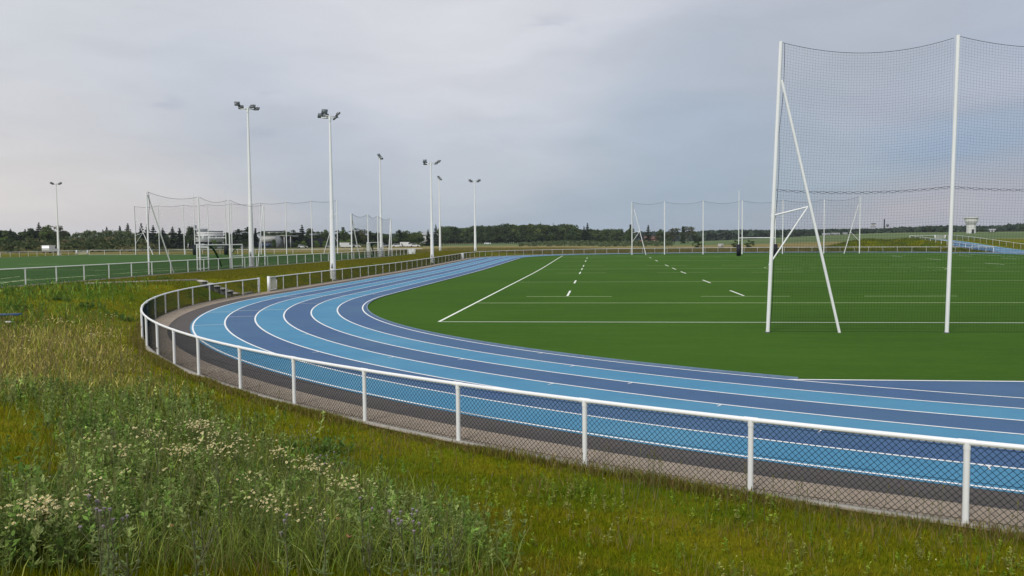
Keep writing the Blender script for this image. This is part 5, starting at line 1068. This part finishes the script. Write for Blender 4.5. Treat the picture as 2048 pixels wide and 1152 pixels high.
# leafy weeds
def weeds(name, x, y, r, h, col, leaves, ls, label, seed=6, upright=.5, cat='weeds'):
    g = np.random.default_rng(seed); n = len(x); B = np.c_[x, y, H(x, y)]; la = g.uniform(0, 6.283, n); L = h * g.uniform(0, .3, n); T = B + np.c_[np.cos(la) * L, np.sin(la) * L, h]
    f = g.uniform(0, 6.283, n); wd = .0016 + .0002 * r; sd2 = np.c_[np.cos(f), np.sin(f), np.zeros(n)] * wd[:, None]
    V = [np.stack([B - sd2, B + sd2, T + sd2 * .5, T - sd2 * .5], 1).reshape(-1, 3)]; C = [np.repeat(col * .9, 4, 0)]
    for k in range(leaves):
        t = g.uniform(.08, 1, n)[:, None]; P = B * (1 - t) + T * t; a = g.uniform(0, 6.283, n); el_ = g.uniform(-.1, 1.1, n) * upright * 2; ll = ls * g.uniform(.5, 1.3, n) * (1.15 - .55 * t[:, 0]) * (h / .35) ** .5
        d = np.c_[np.cos(a) * np.cos(el_), np.sin(a) * np.cos(el_), np.sin(el_)] * ll[:, None]; sd3 = np.c_[-np.sin(a), np.cos(a), g.uniform(-.4, .4, n)] * (ll * .19 + .00030 * r)[:, None]
        V.append(np.stack([P, P + d * .5 - sd3, P + d, P + d * .5 + sd3], 1).reshape(-1, 3)); C.append(np.repeat(col * g.uniform(.75, 1.3, (n, 1)), 4, 0))
    V = np.concatenate(V); o = obj(name, np_mesh(name, V, np.arange(len(V)).reshape(-1, 4), M['blade'], col=np.concatenate(C))); tag(o, label, cat, kind='stuff'); return o
x, y, r = polar(g, 32000, 4.2, 60, -50, 20); s = sdist(x, y) - FO; xj, yj = jit(g, x, y, r, .03)
bus = inpoly(xj, yj, BUSHY); lush = inpoly(xj, yj, LUSH); dry = inpoly(xj, yj, DRY); inm = inpoly(xj, yj, MEADOW) & ~inpoly(xj, yj, HOLE1) & ~inpoly(xj, yj, HOLE2) & (s > 1.0) & (x > -59)
vn = vnoise(x, y, .7, 15); keep = inm & (g.uniform(0, 1, len(x)) < np.where(bus, .8, np.where(lush, .95, np.where(dry, .10, .62))) * sstep(vn, .15, .7)); x, y, r, bus, lush, vn = [q[keep] for q in (x, y, r, bus, lush, vn)]
pw_ = np.array([(.105, .135, .055), (.085, .125, .035), (.12, .145, .065), (.065, .11, .028)]); col = pw_[g.integers(0, 4, len(x))] * 2.0 * np.array([1.1, 1.08, .85]) * np.exp(g.normal(0, .32, (len(x), 1))); col = np.where(lush[:, None], col * [.62, .85, .55], col)
weeds('meadow_weeds', x, y, r, g.uniform(.18, .44, len(x)) * (.6 + .6 * vn), col, 20, .075, 'leafy grey green weeds massed on the left of the bank')
# clumps of broad dark leaves here and there
ctr_ = np.array([tp(*q)[:2] for q in [(95, 780), (60, 985), (240, 880), (180, 860), (640, 905), (560, 1000), (640, 940), (120, 600), (40, 620), (180, 615), (700, 1040), (250, 640), (330, 560)]])
x = np.concatenate([c[0] + g.normal(0, .28, 45) for c in ctr_]); y = np.concatenate([c[1] + g.normal(0, .28, 45) for c in ctr_]); r = np.hypot(x - CAMP[0], y - CAMP[1])
col = np.array([(.060, .115, .022), (.09, .14, .035)])[g.integers(0, 2, len(x))] * 1.5 * g.uniform(.75, 1.2, (len(x), 1)); weeds('dock_leaves', x, y, r, g.uniform(.08, .26, len(x)), col, 9, .14, 'clumps of broader green leaves among the weeds', 7, .5)
# small leafy rosettes dotted over the short turf on the right
x, y, r = polar(g, 9000, 4.2, 22, -12, 44); s = sdist(x, y) - FO; inm = inpoly(x, y, MEADOW)
keep = (s > .2) & ~inm & (x < 6) & (g.uniform(0, 1, len(x)) < .07 + .55 * np.exp(-((s - 1.2) / 1.1) ** 2) * sstep(vnoise(x, y, .9, 17), .3, .8)); x, y, r = x[keep], y[keep], r[keep]
col = np.array([(.15, .19, .025), (.11, .17, .018), (.18, .19, .05)])[g.integers(0, 3, len(x))] * 1.7 * g.uniform(.75, 1.2, (len(x), 1)); weeds('rosettes', x, y, r, g.uniform(.05, .20, len(x)), col, 16, .075, 'small pale green rosettes of weeds in the short turf', 8, .6)
# chamomile
def flowers(name, x, y, h, rad_, label, seed=9, cen=(.62, .42, .03), petal=(.90, .80, .48), cat='flowers'):
    g = np.random.default_rng(seed); n = len(x); z = H(x, y); P = np.c_[x, y, z + h]; B = P - np.c_[g.normal(0, .04, n), g.normal(0, .04, n), h]
    tl = np.c_[g.normal(0, .35, n), g.normal(-.3, .35, n), np.ones(n)]; tl /= np.linalg.norm(tl, axis=1)[:, None]; ref = np.tile([1., 0, 0], (n, 1)); u = np.cross(tl, ref); u /= np.linalg.norm(u, axis=1)[:, None]; v = np.cross(tl, u)
    V = []; C = []; Q = []; off = 0
    R_ = (rad_ * g.uniform(.7, 1.25, n))[:, None]
    for k in range(4):          # four double petals give an eight pointed disc
        a0 = k * math.pi / 2 + g.uniform(0, .6, n)[:, None]; p = lambda a, s_: P + R_ * s_ * (u * np.cos(a) + v * np.sin(a))
        V.append(np.stack([P, p(a0 - .55, .95), p(a0, .8), p(a0 + .55, .95)], 1).reshape(-1, 3)); C.append(np.tile(petal, (4 * n, 1)) * np.repeat(g.uniform(.85, 1.05, (n, 1)), 4, 0))
    Pc = P + tl * .003; R2_ = R_ * .36
    V.append(np.stack([Pc - u * R2_, Pc - v * R2_, Pc + u * R2_, Pc + v * R2_], 1).reshape(-1, 3)); C.append(np.tile(cen, (4 * n, 1)))
    f = g.uniform(0, 6.28, n); sd2 = np.c_[np.cos(f), np.sin(f), np.zeros(n)] * .0018
    V.append(np.stack([B - sd2, B + sd2, P + sd2 - tl * .002, P - sd2 - tl * .002], 1).reshape(-1, 3)); C.append(np.tile((.10, .14, .04), (4 * n, 1)))
    V = np.concatenate(V); o = obj(name, np_mesh(name, V, np.arange(len(V)).reshape(-1, 4), M['petal'], col=np.concatenate(C))); tag(o, label, cat, kind='stuff'); return o
CL = [((95, 1120), .34, 190), ((150, 1085), .22, 60), ((300, 925), .42, 90), ((400, 900), .5, 170), ((450, 925), .45, 170), ((380, 960), .55, 160), ((470, 950), .4, 110), ((230, 930), .35, 50), ((250, 965), .3, 40), ((600, 985), .28, 110), ((560, 960), .22, 50), ((640, 1000), .2, 50), ((510, 1030), .22, 40), ((700, 1040), .45, 60), ((300, 1040), .5, 25), ((180, 1060), .35, 22), ((520, 1085), .35, 40), ((560, 1100), .3, 20), ((650, 1120), .3, 20), ((780, 1110), .3, 24), ((440, 740), 1.0, 45), ((220, 690), 1.0, 60), ((120, 660), 1.3, 70), ((60, 720), .9, 40), ((160, 745), .6, 26), ((390, 700), .8, 30), ((215, 645), .9, 30), ((50, 700), 1.2, 30)]
xs, ys = [], []
for c, sr, n in CL:
    P = tp(*c); a = g.uniform(0, 6.28, n); q = sr * np.abs(g.normal(0, .5, n)); xs.append(P[0] + q * np.cos(a)); ys.append(P[1] + q * np.sin(a) * 1.3)
x = np.concatenate(xs); y = np.concatenate(ys); s = sdist(x, y) - FO; m = (s > .6) & (vnoise(x, y, 3.1, 41) > .38); x, y = x[m], y[m]; d = np.hypot(x - CAMP[0], y - CAMP[1])
flowers('chamomile', x, y, g.uniform(.28, .42, len(x)), .0120 + .0005 * np.clip(d - 5, 0, 20), 'clusters of small white and yellow chamomile flowers in the meadow')
x, y, r = polar(g, 900, 4.4, 24, -36, 42); s = sdist(x, y) - FO; m = (s > .3) & (x < 6) & (vnoise(x, y, .8, 20) > .62); x, y = x[m], y[m]
flowers('daisies', x, y, g.uniform(.04, .09, len(x)), .009, 'tiny white daisies scattered in the short turf', 10)
# chamomile foliage under the flower heads
xs, ys = [], []
for c, sr, n in CL[:20]:
    P = tp(*c); k = int(n * 2.2); a = g.uniform(0, 6.28, k); q = sr * np.abs(g.normal(0, .75, k)); xs.append(P[0] + q * np.cos(a)); ys.append(P[1] + q * np.sin(a) * 1.3)
x = np.concatenate(xs); y = np.concatenate(ys); r = np.hypot(x - CAMP[0], y - CAMP[1]); col = np.array([(.10, .14, .04), (.12, .15, .03)])[g.integers(0, 2, len(x))] * 1.6 * g.uniform(.7, 1.15, (len(x), 1))
weeds('chamomile_leaves', x, y, r, g.uniform(.15, .30, len(x)), col, 10, .05, 'feathery green chamomile leaves under the flower clusters', 13, .6)
# ------------------------------------------------------------------ thistles and single tall plants
M['purple'] = mat('thistle purple', (.26, .215, .25), .9, [(300, (.40, .34, .38), .4, .7, one)]); M['stem'] = mat('weed stem', (.09, .10, .04), .8, [(30, (.14, .14, .06), .4, .7, one)]); M['leaf'] = mat('thistle leaf', (.12, .17, .045), .75, [(60, (.08, .125, .03), .4, .7, one)])
M['dockbrown'] = mat('withered leaf', (.34, .16, .075), .8); M['bud'] = mat('thistle bud', (.13, .15, .075), .8)
def thistle(px, py, label, hgt, heads, seed, purple=True, name='thistle', group='thistles in the meadow'):
    gg = np.random.default_rng(seed)
    # foot of the plant so that its top reaches the photographed point
    d = CF + (px - 1024) / F_PX * CR - (py - 576) / F_PX * CU; t = np.arange(2, 60, .03); P = CAMP + t[:, None] * d; i_ = np.argmax(P[:, 2] - H(P[:, 0], P[:, 1]) < hgt); q = P[i_]
    r = empty(name, (q[0], q[1], Hs(q[0], q[1]))); tag(r, label, 'plant', group); T = np.array([0, 0, hgt * .86])
    b = MB(); b.tube([[0, 0, -.02], [.012, .008, hgt * .45], T], [.006, .005, .0035], 6); tips = []
    for k in range(heads):
        a = gg.uniform(0, 6.28); z = hgt * gg.uniform(.5, .8); L = gg.uniform(.03, .11); e = np.array([math.cos(a) * L, math.sin(a) * L, min(hgt, z + hgt * gg.uniform(.1, .3))]); b.tube([[.01, .006, z], (e + [.01, .006, z]) / 2 + [math.cos(a) * .01, math.sin(a) * .01, 0], e], [.0035, .003, .0025], 5); tips.append(e)
    tips.append(T + [0, 0, .01]); b.build('stem', M['stem'], r)
    for e in tips:
        hb = MB(); hb.tube([e - [0, 0, .010], e, e + [0, 0, .009]], [.004, .0088, .007] if purple else [.003, .0055, .004], 8); o = hb.build('flower_head', M['bud'], r)
        if purple:
            pb = MB()
            for k in range(22):
                a = k * 2.4; L = .010 * gg.uniform(.6, 1.1); pb.tube([e + [0, 0, .008], e + [math.cos(a) * L, math.sin(a) * L, .012 + .014 * gg.uniform(.4, 1)]], [.0035, .0025], 4)
            pb.build('tuft', M['purple'], o)
    lf = MB()
    for k in range(26):
        z = hgt * gg.uniform(.03, .8); a = gg.uniform(0, 6.28); L = gg.uniform(.05, .11) * (1.1 - .6 * z / hgt); u = np.array([math.cos(a), math.sin(a), .35]); v = np.array([-math.sin(a), math.cos(a), 0]) * L * .16; p = np.array([.006, .004, z])
        lf.add([p, p + u * L * .35 - v, p + u * L * .45 + v * .2, p + u * L * .7 - v * .8, p + u * L, p + u * L * .7 + v * .8, p + u * L * .35 + v], [[0, 1, 2, 6], [2, 3, 4, 5]])
    lf.build('foliage', M['leaf'], r); return r
for a in [(192, 1000, 'thistle with a cluster of purple heads, left of the meadow centre', .62, 4, 1), (208, 998, 'thistle close behind the left purple cluster, slightly right of it', .60, 4, 2), (219, 1004, 'short thistle at the right side of the left purple cluster', .56, 3, 3), (720, 981, 'single thistle with a dark purple head, left of the bare turf edge', .62, 1, 4), (778, 1004, 'tall thistle with two pale heads near the turf edge', .64, 2, 5), (801, 1008, 'thistle with small buds just right of the tall pale one', .60, 3, 6), (826, 1027, 'thistle with round purple heads nearest the turf, right of the others', .60, 3, 7), (838, 1032, 'thistle with one round head at the far right of the thistles', .56, 1, 8), (622, 861, 'lone thistle with a dark head near the top of the weeds', .62, 2, 9), (668, 893, 'thistle with dark buds on the edge of the meadow', .62, 2, 10), (635, 905, 'thistle with drooping buds in the upper weeds', .6, 2, 11), (568, 1026, 'thistle with grey heads beside the right chamomile cluster', .56, 2, 12)]:
    thistle(*a)
for a in [(400, 1010, 'tall dark stalked weed in the chamomile, left one', .66, 5, 21), (434, 905, 'tall dark stalked weed over the upper chamomile', .72, 4, 22), (252, 1080, 'tall branching weed at the bottom left', .62, 6, 23), (196, 960, 'thin dark stalked weed behind the purple thistles', .66, 4, 24), (385, 1040, 'tall dark stalked weed in the lower middle of the meadow', .62, 5, 25), (644, 1000, 'stalked weed with buds right of the right chamomile cluster', .64, 5, 26), (735, 1060, 'tall branching weed at the lower edge of the meadow', .62, 6, 27), (895, 1050, 'tall branching weed on the right edge of the meadow', .55, 6, 28), (862, 1075, 'dark stalked weed left of the rightmost branching one', .55, 5, 29), (225, 850, 'dark stalked weed standing over the bushy weeds', .6, 4, 30), (240, 700, 'thin weed in the dry grass left of the fence', .6, 4, 31), (310, 865, 'tall stalked weed in the grey green weeds', .66, 4, 32)]:
    thistle(*a[:5], a[5], False, 'tall_weed', 'tall weeds in the meadow')
for px, py, lab in [(697, 1107, 'withered orange brown leaf low in the weeds'), (676, 1067, 'smaller withered orange leaf above the other one'), (343, 1088, 'withered pale orange leaf in the lower left weeds')]:
    P = tp(px, py + 18); gg = np.random.default_rng(px); b = MB()
    for k in range(3):
        a = k * 2.1; u = np.array([math.cos(a), math.sin(a), .5]) * .035; v = np.array([-math.sin(a), math.cos(a), .1]) * .014; b.add([[0, 0, 0], u * .5 - v, u, u * .5 + v], [[0, 1, 2, 3]]); b.add([u * .0 + [0, 0, -.001], u * .5 - v + [0, 0, -.002], u + [0, 0, -.001], u * .5 + v + [0, 0, -.002]], [[3, 2, 1, 0]])
    o = b.build('withered_leaf', M['dockbrown']); o.location = (P[0], P[1], P[2] + .2); tag(o, lab, 'leaf')
# grass blades pushing through the fence foot on the right

# ------------------------------------------------------------------ air
hz = MB().box((CAMP[0], CAMP[1], 30), (6600, 6600, 76)).build('haze', bpy.data.materials.new('haze')); tag(hz, kind='stuff')
hm = hz.data.materials[0]; hm.use_nodes = True; t = hm.node_tree; t.nodes.remove(t.nodes['Principled BSDF']); pv = nd(t, 'ShaderNodeVolumePrincipled'); pv.inputs['Color'].default_value = (.80, .88, 1, 1); pv.inputs['Density'].default_value = .00009; pv.inputs['Anisotropy'].default_value = .1; t.links.new(pv.outputs[0], t.nodes['Material Output'].inputs['Volume'])
